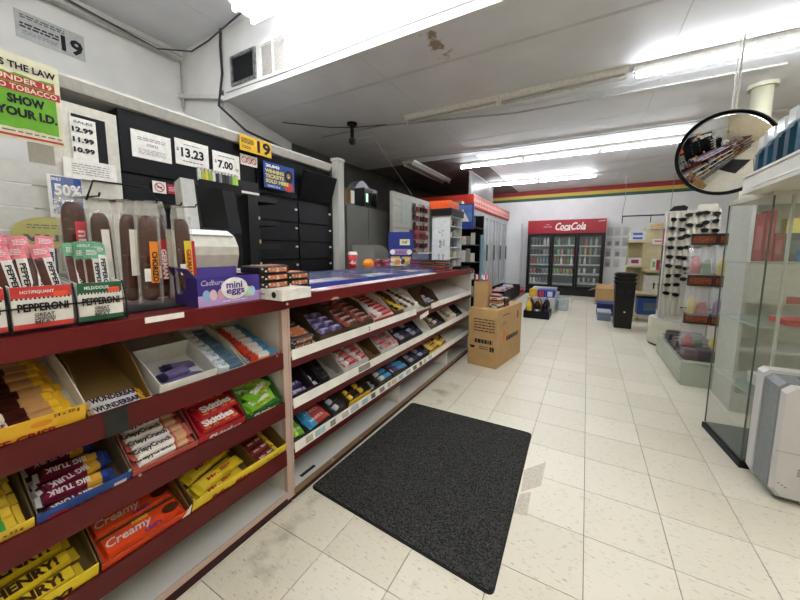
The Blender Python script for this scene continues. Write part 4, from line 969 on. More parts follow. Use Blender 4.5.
# white paper notices on it
def notice(name, label, cat, X, q0, q1, q2, m, th=.003, group=None):
    """rectangular sheet on the plane x = X from three image corners: top-left, top-right, bottom-right"""
    a, b, c = at(*q0, x=X), at(*q1, x=X), at(*q2, x=X)
    y0, y1 = a.y, (b.y+c.y)/2; z1 = (a.z+b.z)/2; z0 = c.z
    t = thing(name, label, cat, (X, (y0+y1)/2, z0), group); w, h = y1-y0, z1-z0
    obj('sheet', MB().box(0, th, -w/2, w/2, 0, h), m, t)
    return t, w, h
XN = XC-.008; F_ = .0032
t, w, h = notice('price_notice', 'white notice with faint print, leftmost on the black cabinet', 'notice', XN, (130, 128), (171, 139), (171, 164), PAPER)
lines_print(t, mat('#8d8c88', .6), (F_, 0, h*.72), w*.7, h*.14, 2, **YR); letter('~6', t, mat('#77767a', .6), (F_, 0, h*.52), w*.28, h*.1, **YR); lines_print(t, mat('#a4a39e', .6), (F_, 0, h*.25), w*.7, h*.22, 4, **YR)
t, w, h = notice('price_notice', 'white price notice between two other notices on the black cabinet', 'notice', XN, (174, 136), (209, 148), (208, 170), PAPER)
letter('$', t, INK, (F_, -w*.43, h*.58), w*.06, h*.14, **YR); letter('13.23', t, INK, (F_, 0, h*.5), w*.68, h*.38, bold=.04, **YR); lines_print(t, mat('#6f6e70', .6), (F_, 0, h*.82), w*.5, h*.07, 1, **YR); lines_print(t, INK, (F_, 0, h*.16), w*.6, h*.06, 1, **YR)
t, w, h = notice('price_notice', 'white price notice beside the three red rings on the black cabinet', 'notice', XN, (212, 149), (240, 158), (239, 181), PAPER)
letter('$', t, INK, (F_, -w*.4, h*.6), w*.06, h*.13, **YR); letter('7.00', t, INK, (F_, -w*.05, h*.52), w*.56, h*.32, bold=.04, **YR); letter('/ EA', t, INK, (F_, w*.38, h*.42), w*.15, h*.1, **YR); lines_print(t, mat('#6f6e70', .6), (F_, 0, h*.84), w*.6, h*.07, 1, **YR)
def ring(par, c, r, m, th=.15):
    mb = MB(); n = 18
    for k in range(n):
        a0, a1 = k*2*PI/n, (k+1)*2*PI/n
        f = lambda a, s: (c[0], c[1]+r*s*math.cos(a), c[2]+r*s*math.sin(a))
        mb.face([f(a0, 1-th), f(a0, 1), f(a1, 1), f(a1, 1-th)])
    d = r*.72; mb.face([(c[0], c[1]-d+.1*r, c[2]+d), (c[0], c[1]-d-.1*r, c[2]+d*.85), (c[0], c[1]+d-.1*r, c[2]-d), (c[0], c[1]+d+.1*r, c[2]-d*.85)])
    return obj('prohibition_ring', mb, m, par)
SR = mat('#c2282e', .5)
t, w, h = notice('prohibition_sign', 'small white sign with three red prohibition rings', 'sign', XN, (240, 152), (257, 159), (257, 168), PAPER)
for k in (-1, 0, 1): ring(t, (F_+.001, k*w*.29, h*.5), h*.3, SR, .25)
t, w, h = notice('prohibition_sign', 'white no smoking sign with a red ring beside the red nineteen sign', 'sign', XC+.004, (152, 180), (166, 183), (166, 194), PAPER)
ring(t, (F_+.001, 0, h*.5), h*.4, SR, .18); patch('cigarette_print', t, INK, (F_+.0006, 0, h*.5), w*.4, h*.08, **YR)
t, w, h = notice('age_sign', 'small red sign with black 19 on the tobacco cabinet', 'sign', XC+.004, (167, 184), (187, 187), (187, 196), mat('#a3222c', .5))
letter('19', t, INK, (F_, w*.25, h*.5), w*.38, h*.72, bold=.03, **YR); lines_print(t, mat('#e2c8c8', .5), (F_, -w*.25, h*.5), w*.4, h*.5, 3, **YR)
t, w, h = notice('age_sign', 'yellow sign with big black 19 at the top of the tobacco cabinet', 'sign', XC+.052, (239, 132), (271, 145), (271, 158.5), mat('#d1a62c', .5))
letter('19', t, INK, (F_, w*.25, h*.5), w*.44, h*.82, bold=.035, **YR); lines_print(t, INK, (F_, -w*.26, h*.66), w*.38, h*.34, 4, fill=.6, **YR); lines_print(t, INK, (F_, -w*.3, h*.26), w*.28, h*.2, 2, **YR)
t, w, h = notice('lottery_poster', 'blue poster of winning tickets sold with a person in a red top', 'poster', XC+.05, (263, 160), (296, 170), (292, 192.5), mat('#234a8e', .4, .15, 8))
letter('20,843', t, WHITE, (F_, -w*.22, h*.85), w*.44, h*.14, bold=.05, **YR)
for k, s in enumerate(('WINNING', 'TICKETS', 'SOLD HERE')): letter(s, t, mat('#d8c84a', .5), (F_, -w*.16+(w*.08 if k == 2 else 0), h*(.66-.19*k)), w*(.6 if k < 2 else .74), h*.15, bold=.05, **YR)
letter('~8', t, WHITE, (F_, -w*.2, h*.09), w*.4, h*.07, **YR)
def oval(n, par, c, ry, rz, m): return obj(n, MB().face([(c[0], c[1]+ry*math.cos(a*PI/8), c[2]+rz*math.sin(a*PI/8)) for a in range(16)]), m, par)
oval('hair_print', t, (F_+.0003, w*.31, h*.6), w*.14, h*.26, mat('#1b1412', .5)); oval('face_print', t, (F_+.0006, w*.3, h*.62), w*.065, h*.11, mat('#a8714f', .5)); oval('top_print', t, (F_+.0004, w*.3, h*.16), w*.17, h*.18, mat('#b03a2c', .5)); oval('smile_print', t, (F_+.0009, w*.3, h*.575), w*.03, h*.016, WHITE)

# age plaque on the bulkhead
t, w, h = notice('age_plaque', 'grey plaque with big black 19 high on the white bulkhead', 'sign', XBK+.0005, (13, 8), (83, 36), (86, 62), mat('#b4b6b4', .5))
letter('19', t, INK, (F_, w*.3, h*.4), w*.34, h*.62, bold=.035, **YR); lines_print(t, mat('#4a4b4e', .5), (F_, -w*.12, h*.82), w*.62, h*.16, 2, **YR); lines_print(t, mat('#2c2d30', .5), (F_, -w*.17, h*.5), w*.54, h*.22, 2, fill=.6, **YR); lines_print(t, mat('#85868a', .5), (F_, -w*.17, h*.25), w*.5, h*.14, 2, **YR)

# cream cupboard with the price list, left of the black cabinet
t = thing('price_cupboard', 'cream cupboard with a black price panel left of the tobacco cabinet', 'cupboard', (XC+.02, .72, .0))
a, b = at(62, 104, x=XC+.02), at(115, 116, x=XC+.02)
CREAM = mat('#cfccc0', .5)
obj('body', MB().box(-.45, -.002, .02, b.y-.72+.0, .0, 2.06), CREAM, t)
obj('frame', MB().box(-.002, .014, .06, b.y-.72, 1.52, 2.08).box(-.002, .012, .02, .07, 1.2, 2.08), CREAM, t)
obj('black_panel', MB().box(.014, .018, .11, .27, 1.74, 2.02), BLACK, t)
sh_ = obj('price_sheet', MB().box(.018, .021, .1, .22, 1.75, 2.0), PAPER, t)
letter('SALES', sh_, mat('#55565a', .5), (.022, .16, 1.975), .09, .014, **YR)
for k, s in enumerate(('12.99', '11.99', '10.99')): letter(s, sh_, INK, (.0222, .155, 1.93-.06*k), .1, .032, bold=.05, **YR)
for k in range(4): obj('drawer', MB().box(.0, .014, -.28, .05, 1.18+.13*k, 1.30+.13*k), mat('#c4c4be', .5), t)
# paper note and blue discount sign, hung from the cupboard front
t, w, h = notice('taped_note', 'white handwritten note taped up left of the tobacco cabinet', 'notice', XC+.05, (62, 155), (116, 167), (117, 184), PAPER)
lines_print(t, mat('#8b8a86', .6), (F_, 0, h*.5), w*.7, h*.6, 5, fill=.3, **YR)
t, w, h = notice('discount_sign', 'blue and white sign lettered 50% under the taped note', 'sign', XC+.06, (46, 174), (83, 178), (83, 219), WHITE)
patch('blue_ground', t, mat('#2a4f92', .5), (F_, .006, h*.52), w*.88, h*.9, **YR)
letter('ONLY', t, WHITE, (F_+.001, -w*.25, h*.9), w*.3, h*.07, bold=.04, **YR); letter('50%', t, WHITE, (F_+.001, .01, h*.66), w*.8, h*.28, bold=.035, **YR)
for k, s in enumerate(('71%', 'PAY', '~6')): letter(s, t, WHITE, (F_+.001, -.01, h*(.38-.13*k)), w*.7, h*.1, bold=.05, **YR)
# oval yellow tin sign
a = at(50, 233, x=XC+.06); t = thing('oval_sign', 'oval yellow sign with dark letters below the blue discount sign', 'sign', (XC+.06, a.y, a.z-.09))
def ovl(ry, rz, x0, x1, m, n): return obj(n, MB().prism([(ry*math.cos(k*PI/12), .09+rz*math.sin(k*PI/12)) for k in range(24)], x0, x1, 0, 'x'), m, t)
ovl(.15, .09, 0, .004, mat('#a8a23c', .5), 'plate'); letter('VAIN', t, INK, (.0045, 0, .06), .22, .04, bold=.05, **YR); lines_print(t, mat('#4a4a30', .5), (.0045, 0, .125), .18, .03, 2, **YR)
obj('stand', MB().box(-.02, 0, -.02, .02, -.3, .1), BLACK, t)

# show-your-ID poster on a clear shield over the counter
XS = -2.0
t = thing('clear_shield', 'clear acrylic shield standing at the back of the counter on the left', 'shield', (XS, -.3, ZT))
obj('sheet', MB().box(-.004, 0, 0, .885, .0, .82), clear('#eef2f2', .08, .05), t)
for yy in (.05, .8): obj('foot', MB().box(-.06, .05, yy, yy+.02, -.0, .012), clear('#e8eeee', .4, .05), t)
a, b, c = at(0, 49, x=XS), at(57, 69, x=XS), at(61, 148, x=XS)
y1 = b.y; y0 = y1-.205; z1, z0 = b.z, c.z
t = thing('law_poster', 'cream and green poster telling customers to show their ID', 'poster', (XS+.001, (y0+y1)/2, z0)); w, h = y1-y0, z1-z0
obj('sheet', MB().box(0, .004, -w/2, w/2, 0, h), mat('#e3e2c8', .5), t)
mb = MB(); rg = random.Random(4)
lo = [(-w*.42+w*.84*k/14, h*(.13+.02*rg.random())) for k in range(15)]; hi = [(w*.42-w*.84*k/14, h*(.76+.03*rg.random())) for k in range(15)]
obj('green_ground', MB().face([(.0046, y, z) for y, z in lo+hi]), mat('#69ad2c', .5), t)
letter("IT'S THE LAW", t, INK, (.0055, 0, h*.87), w*.9, h*.085, bold=.03, **YR)
for s, zz, ww in (('UNDER 19', .715, .8), ('NO TOBACCO', .615, .94)):
    bb = patch('red_band', t, mat('#b5343a', .5), (.0052, 0, h*zz), w*(ww+.03), h*.088, **YR); letter(s, bb, mat('#e6dcc8', .5), (.0065, 0, h*zz), w*ww*.94, h*.062, **YR)
for k, s in enumerate(('SHOW', 'YOUR I.D.')): letter(s, t, INK, (.0056, 0, h*(.475-.15*k)), w*(.5, .82)[k], h*.11, bold=.05, **YR)
patch('red_band', t, mat('#b5343a', .5), (.0048, 0, h*.045), w*.94, h*.026, **YR); lines_print(t, mat('#6a6a60', .5), (.005, 0, h*.095), w*.9, h*.03, 1, **YR)

# ---- till: off-white receipt printer, black terminal, lighters, tiered rack
PRN = mat('#cfcdc0', .55); PRN2 = mat('#9d9c94', .5)
t = thing('receipt_printer', 'off-white receipt printer with a rounded front on a cash drawer', 'printer', (-1.6, .80, ZT+.1)); og = (-1.6, .80, ZT+.1)
prof = [(0, 0), (.012, .02), (.03, .08), (.028, .12), (.0, .17), (-.05, .195), (-.24, .195), (-.24, 0)]
obj('housing', MB().prism(prof, .0, .27, 0, 'y'), PRN, t)
obj('lid', MB().prism([(.0, .172), (-.05, .197), (-.22, .199), (-.22, .203), (-.048, .202), (.006, .176)], .025, .262, 0, 'y'), mat('#d2d2cc', .6), t)
obj('dark_end', MB().prism([(0, .172), (-.05, .198), (-.2, .2), (-.2, .204), (-.046, .203), (.008, .177)], .0, .024, 0, 'y'), BLACK, t)
obj('label', MB().prism([(-.06, .2032), (-.15, .2042), (-.15, .2047), (-.06, .2037)], .12, .23, 0, 'y'), mat('#d2d2ca', .6), t)
t = thing('cash_drawer', 'pale cash drawer under the receipt printer', 'drawer', (-1.6, .8, ZT))
obj('case', MB().box(-.25, 0, -.02, .36, 0, .1), mat('#b4b3aa', .5), t); f_ = obj('drawer_front', MB().box(0, .012, -.01, .35, .012, .085), mat('#bdbcb4', .5), t); obj('lock', MB().cyl((.012, .17, .05), (.018, .17, .05), .01, n=10), STEEL, f_)
t = thing('till_terminal', 'black till terminal tilted on its stand behind the printer', 'terminal', (-1.915, 1.2, ZT+.001)); 
obj('stand', MB().prism([(-.08, .02), (.05, .02), (.04, .3), (-.05, .3)], -.04, .1, 0, 'y').box(-.08, .05, -.1, .14, 0, .02), BLACK, t)
obj('housing', MB().box(-.07, .05, -.15, .1, 0, .3).xf(T(0, 0, .29) @ RY(-.22)), BLACK, t)
obj('screen', MB().box(.05, .052, -.13, .02, .03, .27).xf(T(0, 0, .29) @ RY(-.22)), mat('#07080a', .12), t)
obj('side_panel', MB().prism([(-.02, .26), (.07, .24), (.03, .58), (-.03, .56)], -.23, -.16, 0, 'y'), mat('#b9bab8', .5), t)
obj('side_tower', MB().box(-.06, .05, .15, .22, .004, .55).xf(RY(-.0)), mat('#101114', .4), t)
lc = ['#c9c9c4', '#9fb83a', '#cfc24a', '#8fb43a', '#d2d2cc', '#1c1d20', '#7e8084', '#1c1d20', '#242528', '#5c5e60', '#8cc04a', '#a9d84a']
for k, c in enumerate(lc):
    t = thing('lighter', '%s lighter standing on top of the black till terminal' % ('lime green' if c in ('#9fb83a', '#8fb43a', '#8cc04a', '#a9d84a') else 'yellow' if c == '#cfc24a' else 'pale' if c in ('#c9c9c4', '#d2d2cc') else 'dark'), 'lighter', T(-1.945+.0*k, 1.105+.0205*k, ZT+.592) @ RY(-.0), 'lighters on the till terminal')
    obj('body', MB().box(-.006, .006, -.009, .009, -.005, .062), mat(c, .3), t); obj('hood', MB().box(-.005, .005, -.008, .004, .062, .078), STEEL, t); obj('button', MB().box(-.005, .005, .004, .009, .062, .07), RED, t)
t = thing('lighter_rail', 'black rail on the terminal in which the lighters stand', 'rail', (-1.945, 1.09, ZT+.545)); obj('channel', MB().box(-.02, .02, 0, .26, 0, .042), BLACK, t); obj('lip', MB().box(.02, .022, 0, .26, 0, .056), BLACK, t)
t = thing('tiered_rack', 'black tiered rack with white cards right of the till terminal', 'rack', (-2.15, 1.55, .62))
RK = mat('#121316', .4)
obj('back_plate', MB().box(-.14, -.13, -.2, .2, 0, 1.1), RK, t); obj('base', MB().box(-.14, .12, -.2, .2, 0, .02), RK, t); obj('pedestal', MB().box(-.12, .1, -.18, .18, -.62, 0), RK, t)
for k in range(4):
    s_ = obj('shelf', MB().box(-.13, .1-.01*k, -.2, .2, .42+.17*k, .432+.17*k).box(.1-.01*k, .108-.01*k, -.2, .2, .42+.17*k, .46+.17*k), RK, t)
    obj('card', MB().box(.0, .003, -.12, .1, .44+.17*k, .49+.17*k), PAPER if k != 1 else mat('#c9b77a', .6), s_)
for k, c in enumerate(('#7fb43a', '#3f8fd0', '#2f6fc4', '#4aa0d8')):
    t = thing('lighter', ('green' if k == 0 else 'blue')+' lighter standing on the tiered rack beside the till', 'lighter', (-2.1, 1.43+.022*k, .62+.772), 'lighters on the tiered rack')
    obj('body', MB().box(-.006, .006, -.009, .009, 0, .062), mat(c, .3), t); obj('hood', MB().box(-.005, .005, -.008, .006, .062, .078), STEEL, t)
a = at(250, 236, x=-2.038); b = at(250, 252, x=-2.038)
t = thing('hang_tag', 'white bell-shaped tag hanging on a red cord from the tiered rack', 'tag', (-2.038, a.y, b.z-.05))
obj('card', MB().prism([(-.03, 0), (.03, 0), (.024, .035), (.01, .055), (-.01, .055), (-.024, .035)], -.001, .001, 0, 'x'), PAPER, t); obj('cord', MB().tube([(0, 0, .055), (0, 0, a.z-b.z+.12)], .0015, 5), SR, t)
oval('red_print', t, (.0014, 0, .025), .014, .012, mat('#c2485a', .5))

# ---- corner beyond the tobacco wall
t = thing('support_post', 'white post at the end of the tobacco cabinet', 'post', (-2.78, 3.29, 0))
obj('shaft', MB().box(-.05, .05, -.055, .055, 0, 2.3), worn('#c4c4be', '#6c6a66', .6, 14, .7, .05), t); obj('cap', MB().box(-.06, .06, -.065, .065, 2.3, 2.33), VAL, t); obj('foot', MB().box(-.06, .06, -.065, .065, 0, .06), VAL, t)
GREY = mat('#595953', .5, .05, 5)
t = thing('steel_cabinet', 'dark grey steel cabinet with double doors behind the counter', 'cabinet', (-2.8, 3.47, 0))
obj('carcass', MB().box(-.5, -.02, 0, 1.03, 0, 1.82), GREY, t)
for ya_, yb_ in ((.012, .5), (.51, 1.02)):
    d_ = obj('door', MB().box(-.02, .0, ya_, yb_, .06, 1.79), mat('#5e5e58', .45, .05, 5), t)
    if ya_ > .3: obj('handle', MB().box(0, .02, ya_+.03, ya_+.1, 1.13, 1.145).box(0, .012, ya_+.05, ya_+.062, 1.04, 1.14), BLACK, d_)
t = thing('cardboard_box', 'small brown cardboard box on top of the grey steel cabinet', 'box', (-2.95, 3.5, 1.82))
obj('body', MB().box(-.12, .1, 0, .2, 0, .2), KRAFT_D, t); obj('white_label', MB().box(.1, .103, .13, .21, .02, .19), PAPER, t); obj('flap', MB().box(-.12, .1, .0, .1, .2, .204), KRAFT, t)
t = thing('small_monitor', 'dark little monitor with a lit green strip on the steel cabinet', 'monitor', (-2.9, 4.1, 1.82))
obj('base', MB().box(-.08, .08, -.1, .1, 0, .015), BLACK, t); obj('case', MB().box(-.12, .06, -.16, .16, .015, .28), mat('#1b1c1f', .4), t); obj('screen', MB().box(.06, .062, -.14, .14, .03, .26), mat('#0c0f10', .15), t); obj('lit_strip', MB().box(.0622, .063, -.13, -.08, .08, .2), emis('#a8e8b8', 1.2), t)
t = thing('curved_hood', 'brushed steel hood standing behind the little monitor', 'hood', (-3.14, 4.2, 1.82))
n = 8; obj('shell', MB().prism([(-.2+.4*k/n, .3+.14*math.sin(PI*k/n)) for k in range(n+1)]+[(.2, 0), (-.2, 0)], -.08, .08, 0, 'y').xf(RZ(PI/2)), mat('#6a6c6e', .45, metal=.4), t); obj('rim', MB().box(-.1, .1, -.21, .21, 0, .015), DKMETAL, t)
t = thing('office_printer', 'rounded grey machine standing before the steel cabinet', 'machine', (-2.45, 3.42, .62))
obj('body', MB().prism([(0, 0), (.42, 0), (.42, .42), (.38, .52), (.3, .6), (.18, .645), (0, .65)], -.22, .12, 0, 'x'), mat('#7d7d76', .5), t); obj('slot', MB().box(.12, .125, .1, .35, .2, .22), BLACK, t)
t = thing('back_bench', 'low white bench behind the counter carrying the grey machine', 'bench', (-2.7, 3.36, 0)); obj('top', MB().box(0, .45, 0, .95, .58, .62), VAL, t)
for xx in (.01, .4):
    for yy in (.01, .9): obj('leg', MB().box(xx, xx+.04, yy, yy+.04, 0, .58), VAL, t)

# slatted white wall panel with hanging packs
XP = -2.62
t = thing('slat_panel', 'white slatted display panel with hanging goods beyond the steel cabinet', 'display panel', (XP, 4.35, 0)); 
PAN = worn('#c2c1ba', '#96948c', .6, 7, .66, .1)
obj('backing', MB().box(-.05, -.012, 0, 1.35, 0, 2.1), PAN, t)
for k in range(11): obj('slat', MB().box(-.012, 0, 0, 1.35, .9+.11*k, .9+.11*k+.1), PAN, t)
obj('poster_sheet', MB().box(.001, .003, .28, .62, 1.62, 2.0), mat('#a9b3ac', .4), t)
pk = [('#2a2628', '#7c3a34'), ('#5b2a2c', '#1c1b1e'), ('#8d3a34', '#c4b8b0'), ('#1d1d22', '#a8a6a8'), ('#3a2f34', '#9c6a5c'), ('#7a2a2c', '#d0ccc8')]
rk = random.Random(6)
for k in range(42):
    yy = 4.93+.118*(k % 6)+rk.uniform(-.01, .01); zz = 1.86-.155*(k//6)+rk.uniform(-.01, .01)
    if k % 6 == 0 and k//6 < 3: continue
    c1_, c2_ = pk[k % 6]
    t = thing('hanging_pack', 'dark and red carded pack hanging on the slatted white panel', 'pack', (XP+.002, yy, zz), 'packs on the slatted panel')
    obj('card', MB().box(.012, .016, -.05, .05, 0, .14), mat(c2_, .5), t); obj('blister', MB().prism([(-.04, .01), (.04, .01), (.035, .09), (-.035, .09)], .016, .035, 0, 'x'), mat(c1_, .3), t); obj('peg', MB().cyl((0, 0, .125), (.05, 0, .13), .002, n=5), STEEL, t)
t, w, h = notice('age_sign', 'pinkish red sign with black 19 on the slatted white panel', 'sign', XP+.03, (414, 232), (426, 231), (426, 240), mat('#b03a4a', .5))
letter('19', t, INK, (F_, w*.18, h*.5), w*.5, h*.75, bold=.03, **YR)

# ================================================================ FAR END
ALU = mat('#c0c4c6', .35, .04, 10, metal=.3); DGLASS = mat('#b4babc', .12, .12, 3)  # door panes carry their grey glare in the base colour
t = thing('walk_in_cooler', 'row of silver glass cooler doors under a red and white header on the left', 'cooler', (-2.2, 6.85, 0)); og = (-2.2, 6.85, 0)
obj('body', MB().box(-1.2, -.08, 0, 3.6, 0, 2.12), mat('#8e9294', .5), t); obj('sill', MB().box(-.08, .0, 0, 3.6, 0, .24), ALU, t); obj('lintel', MB().box(-.08, 0, 0, 3.6, 2.06, 2.12), ALU, t)
for k in range(5):
    d_ = obj('door', MB().box(-.05, .0, .01+.72*k, .07+.72*k, .24, 2.06).box(-.05, .0, .65+.72*k, .71+.72*k, .24, 2.06).box(-.05, 0, .07+.72*k, .65+.72*k, .24, .31).box(-.05, 0, .07+.72*k, .65+.72*k, 1.99, 2.06), ALU, t)
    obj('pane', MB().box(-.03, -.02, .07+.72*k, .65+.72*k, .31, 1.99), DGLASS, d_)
    obj('handle', MB().box(0, .03, .63+.72*k, .66+.72*k, .95, 1.35), mat('#5d6062', .4), d_)
HDR = mat('#c83a2c', .45)
hd = obj('header_sign', MB().box(-1.2, .06, -.02, 3.6, 2.12, 2.38), HDR, t)
mb = MB()
for k in range(26):
    yy = .05+.136*k
    for zz in (2.16, 2.27):
        mb.box(.0605, .063, yy, yy+.09, zz, zz+.026).box(.0605, .063, yy+.025, yy+.055, zz+.026, zz+.08)
o = obj('white_figures', mb, mat('#f0dcd4', .5), hd); o['kind'] = 'stuff'
obj('trim_rail', MB().box(.06, .066, -.02, 3.6, 2.248, 2.258).box(.06, .066, -.02, 3.6, 2.37, 2.38), WHITE, hd)
t = thing('corrugated_panel', 'grey corrugated metal panel between the red header and the ceiling', 'panel', (-2.35, 7.2, 2.38))
mb = MB(); n = 44
for k in range(n):
    a, b = k*.045, (k+1)*.045; xa = .02 if k % 2 else 0; mb.box(-.02, xa, a, b-.006, 0, .54)
o = obj('corrugation', mb, mat('#8d8d8a', .4, metal=.4), t); o['kind'] = 'stuff'
obj('top_rail', MB().box(-.03, .03, 0, 1.98, .54, .565), ALU, t)

# black end rack with cards and the blue picture panel
t = thing('end_rack', 'narrow black rack with white cards between the counter and the coolers', 'rack', (-1.72, 4.75, 0))
obj('back', MB().box(0, .02, 0, .5, 0, 1.75), BLACK, t); obj('frame', MB().box(.02, .26, .46, .5, 0, 1.75), BLACK, t); obj('base', MB().box(0, .28, 0, .5, 0, .1), BLACK, t)
for k in range(5): obj('shelf', MB().box(.02, .26, .02, .46, .5+.26*k, .515+.26*k), mat('#2a2c30', .5), t)
obj('side_strip', MB().box(.26, .275, .3, .46, .7, 1.45), mat('#5d8494', .5), t)
rk = random.Random(12)
for k in range(5):
    for j in range(3):
        tag(obj('greeting_card', MB().box(-1.68+.07*j, -1.62+.07*j, 4.84, 4.86, .5155+.26*k, .5155+.26*k+rk.uniform(.12, .2)), mat(rk.choice(['#c9c9c4', '#d2d0c8', '#8c8a84', '#5a6a72', '#b8a89c']), .5)), 'small pale card standing on the narrow black rack', 'card', 'cards on the black rack')
t = thing('picture_panel', 'blue picture panel with a white peak hung high beside the red header', 'panel', (-1.62, 4.7, 1.52))
obj('frame', MB().box(-.22, .16, -.02, .02, 0, .36), mat('#2d3f86', .4), t); obj('picture', MB().box(-.2, .14, -.024, -.02, .02, .34), mat('#5b7fc4', .35, .25, 6), t)
obj('white_peak', MB().face([(-.12, -.0245, .1), (.1, -.0245, .1), (.05, -.0245, .2), (.0, -.0245, .29), (-.04, -.0245, .18)]), WHITE, t); obj('dark_band', MB().face([(-.2, -.0246, .02), (.14, -.0246, .02), (.14, -.0246, .1), (-.2, -.0246, .12)]), mat('#24409a', .4), t)
obj('bracket', MB().box(-.06, -.02, .02, .06, .1, .2), DKMETAL, t)
# shelf of mixed goods above the tower
rr_ = random.Random(17)
t = thing('wall_shelf', 'white shelf crowded with dark goods high beyond the white tower', 'shelf', (-2.6, 5.75, 1.86)); obj('board', MB().box(0, .5, 0, .9, 0, .02), VAL, t); obj('bracket', MB().box(0, .02, .1, .14, -1.86, 0).box(0, .02, .8, .84, -1.86, 0), VAL, t)
for k in range(7):
    hh = rr_.uniform(.14, .28); c = rr_.choice(['#2a2a2c', '#cfc9b8', '#1c1c20', '#8c3a34', '#3c3c38', '#a39a88'])
    t = thing('stored_box', 'odd dark or pale box stored on the high shelf beyond the tower', 'box', (-2.55+.0, 5.78+.122*k, 1.88), 'boxes on the high shelf')
    obj('body', MB().box(0, .4, 0, .11, 0, hh), mat(c, .5), t); obj('label', MB().box(.4, .402, .02, .09, hh*.3, hh*.7), mat(rr_.choice(['#d2cfc4', '#8a3a30', '#3a3a3c']), .5), t)

# cardboard carton on the floor at the end of the counter
A, B2, C2 = Vector((-1.057, 3.332)), Vector((-.75, 3.302)), Vector((-.624, 4.03))
ang = -.15; W_ = .315
KR = mat('#ad8c60', .8, .05, 12)
t = thing('floor_carton', 'big brown cardboard carton standing at the end of the counter', 'carton', T(A.x, A.y, 0) @ RZ(ang)); D_ = .74; H_ = .61
obj('body', MB().box(0, W_, 0, D_, 0, H_-.004), KR, t); obj('top_flap', MB().box(0, W_, 0, D_/2-.002, H_-.004, H_), mat('#b8986c', .8, .05, 12), t); obj('top_flap', MB().box(0, W_, D_/2+.002, D_, H_-.004, H_), mat('#b8986c', .8, .05, 12), t)
obj('tape', MB().box(W_/2-.025, W_/2+.025, 0, D_, H_, H_+.0008), mat('#c9ac80', .3), t)
lines_print(t, INK, (W_*.56, -.001, H_*.72), W_*.72, .15, 5, fill=.35, **XR); lines_print(t, INK, (W_*.55, -.001, H_*.44), W_*.62, .035, 1, fill=1.2, **XR); lines_print(t, INK, (W_*.55, -.001, H_*.33), W_*.3, .04, 2, fill=.5, **XR)
obj('bowl_mark', MB().face([(W_*.16+.03*math.cos(PI+a*PI/8), -.001, H_*.35+.03*math.sin(PI+a*PI/8)) for a in range(9)]), INK, t)
for xx in (.8, .88): obj('cup_mark', MB().face([(W_*xx-.01, -.001, H_*.28), (W_*xx+.01, -.001, H_*.28), (W_*xx+.012, -.001, H_*.36), (W_*xx-.012, -.001, H_*.36)]), INK, t)
SD = dict(right=(0, 1, 0), up=(0, 0, 1)); xs = W_+.001
obj('orange_diamond', MB().face([(xs, .2, H_*.36), (xs, .27, H_*.5), (xs, .2, H_*.64), (xs, .13, H_*.5)]), mat('#c4703a', .6), t)
lines_print(t, INK, (xs, .44, H_*.44), .36, .045, 1, fill=1.1, **SD); lines_print(t, INK, (xs, .24, H_*.88), .2, .02, 1, **SD); obj('red_mark', MB().face([(xs, .6+.035*math.cos(a*PI/6), H_*.8+.05*math.sin(a*PI/6)) for a in range(12)]), mat('#8c3a30', .6), t)
lines_print(t, mat('#6a5a44', .6), (xs, .2, H_*.74), .12, .04, 2, **SD)
# tall thin carton of little flags on it
MT = T(A.x, A.y, H_+.001) @ RZ(ang)
t = thing('flag_carton', 'narrow upright brown carton of little flags on top of the big carton', 'carton', MT @ T(.012, .08, 0)); w, d, h = .15, .12, .27
for b in ((0, w, 0, .004, 0, h), (0, w, d-.004, d, 0, h), (0, .004, .004, d-.004, 0, h), (w-.004, w, .004, d-.004, 0, h), (.004, w-.004, .004, d-.004, 0, .004)): obj('panel', MB().box(*b), KR, t)
obj('edge_fold', MB().box(w*.62, w*.64, -.001, 0, 0, h), KRAFT, t)
rf = random.Random(3)
for k in range(7):
    t = thing('paper_flag', 'little %s flag on a stick in the narrow carton' % ('red and white', 'blue and white')[k % 2], 'flag', MT @ T(.03+.017*k, .10+.04*(k % 3), .01) @ RY(rf.uniform(-.12, .12)) @ RX(-.05), 'flags in the narrow carton')
    obj('stick', MB().cyl((0, 0, 0), (0, 0, .34), .002, n=5), mat('#c9b68a', .6), t); obj('cloth', MB().box(0, .03, -.001, .001, .27, .335), mat(('#b5323a', '#3a5aa0')[k % 2], .6), t); obj('white_bar', MB().box(.01, .02, -.0015, .0015, .28, .33), WHITE, t)
cs = ['#231f22', '#7c2f2c', '#c9c4bc', '#3a2e2a', '#8c6a4a', '#1c1d24', '#a23a34', '#55483c', '#d2c8b8']
for st, (sx, sy, n_) in enumerate(((.175, .12, 6), (.185, .27, 4), (.05, .33, 5))):
    for k in range(n_):
        t = thing('disc_case', 'flat case in the %s on top of the big carton' % ('tallest stack of cases', 'middle stack of cases', 'stack of cases behind the flags')[st], 'case', MT @ T(sx, sy, .0225*k) @ RZ(rf.uniform(-.1, .1)), 'flat cases on the big carton')
        obj('shell', MB().box(0, .1, 0, .13, 0, .021), mat(cs[(k*2+st) % 9], .35), t); obj('spine_label', MB().box(.02, .08, -.0008, 0, .004, .017), mat(cs[(k+st*3+2) % 9], .5), t)

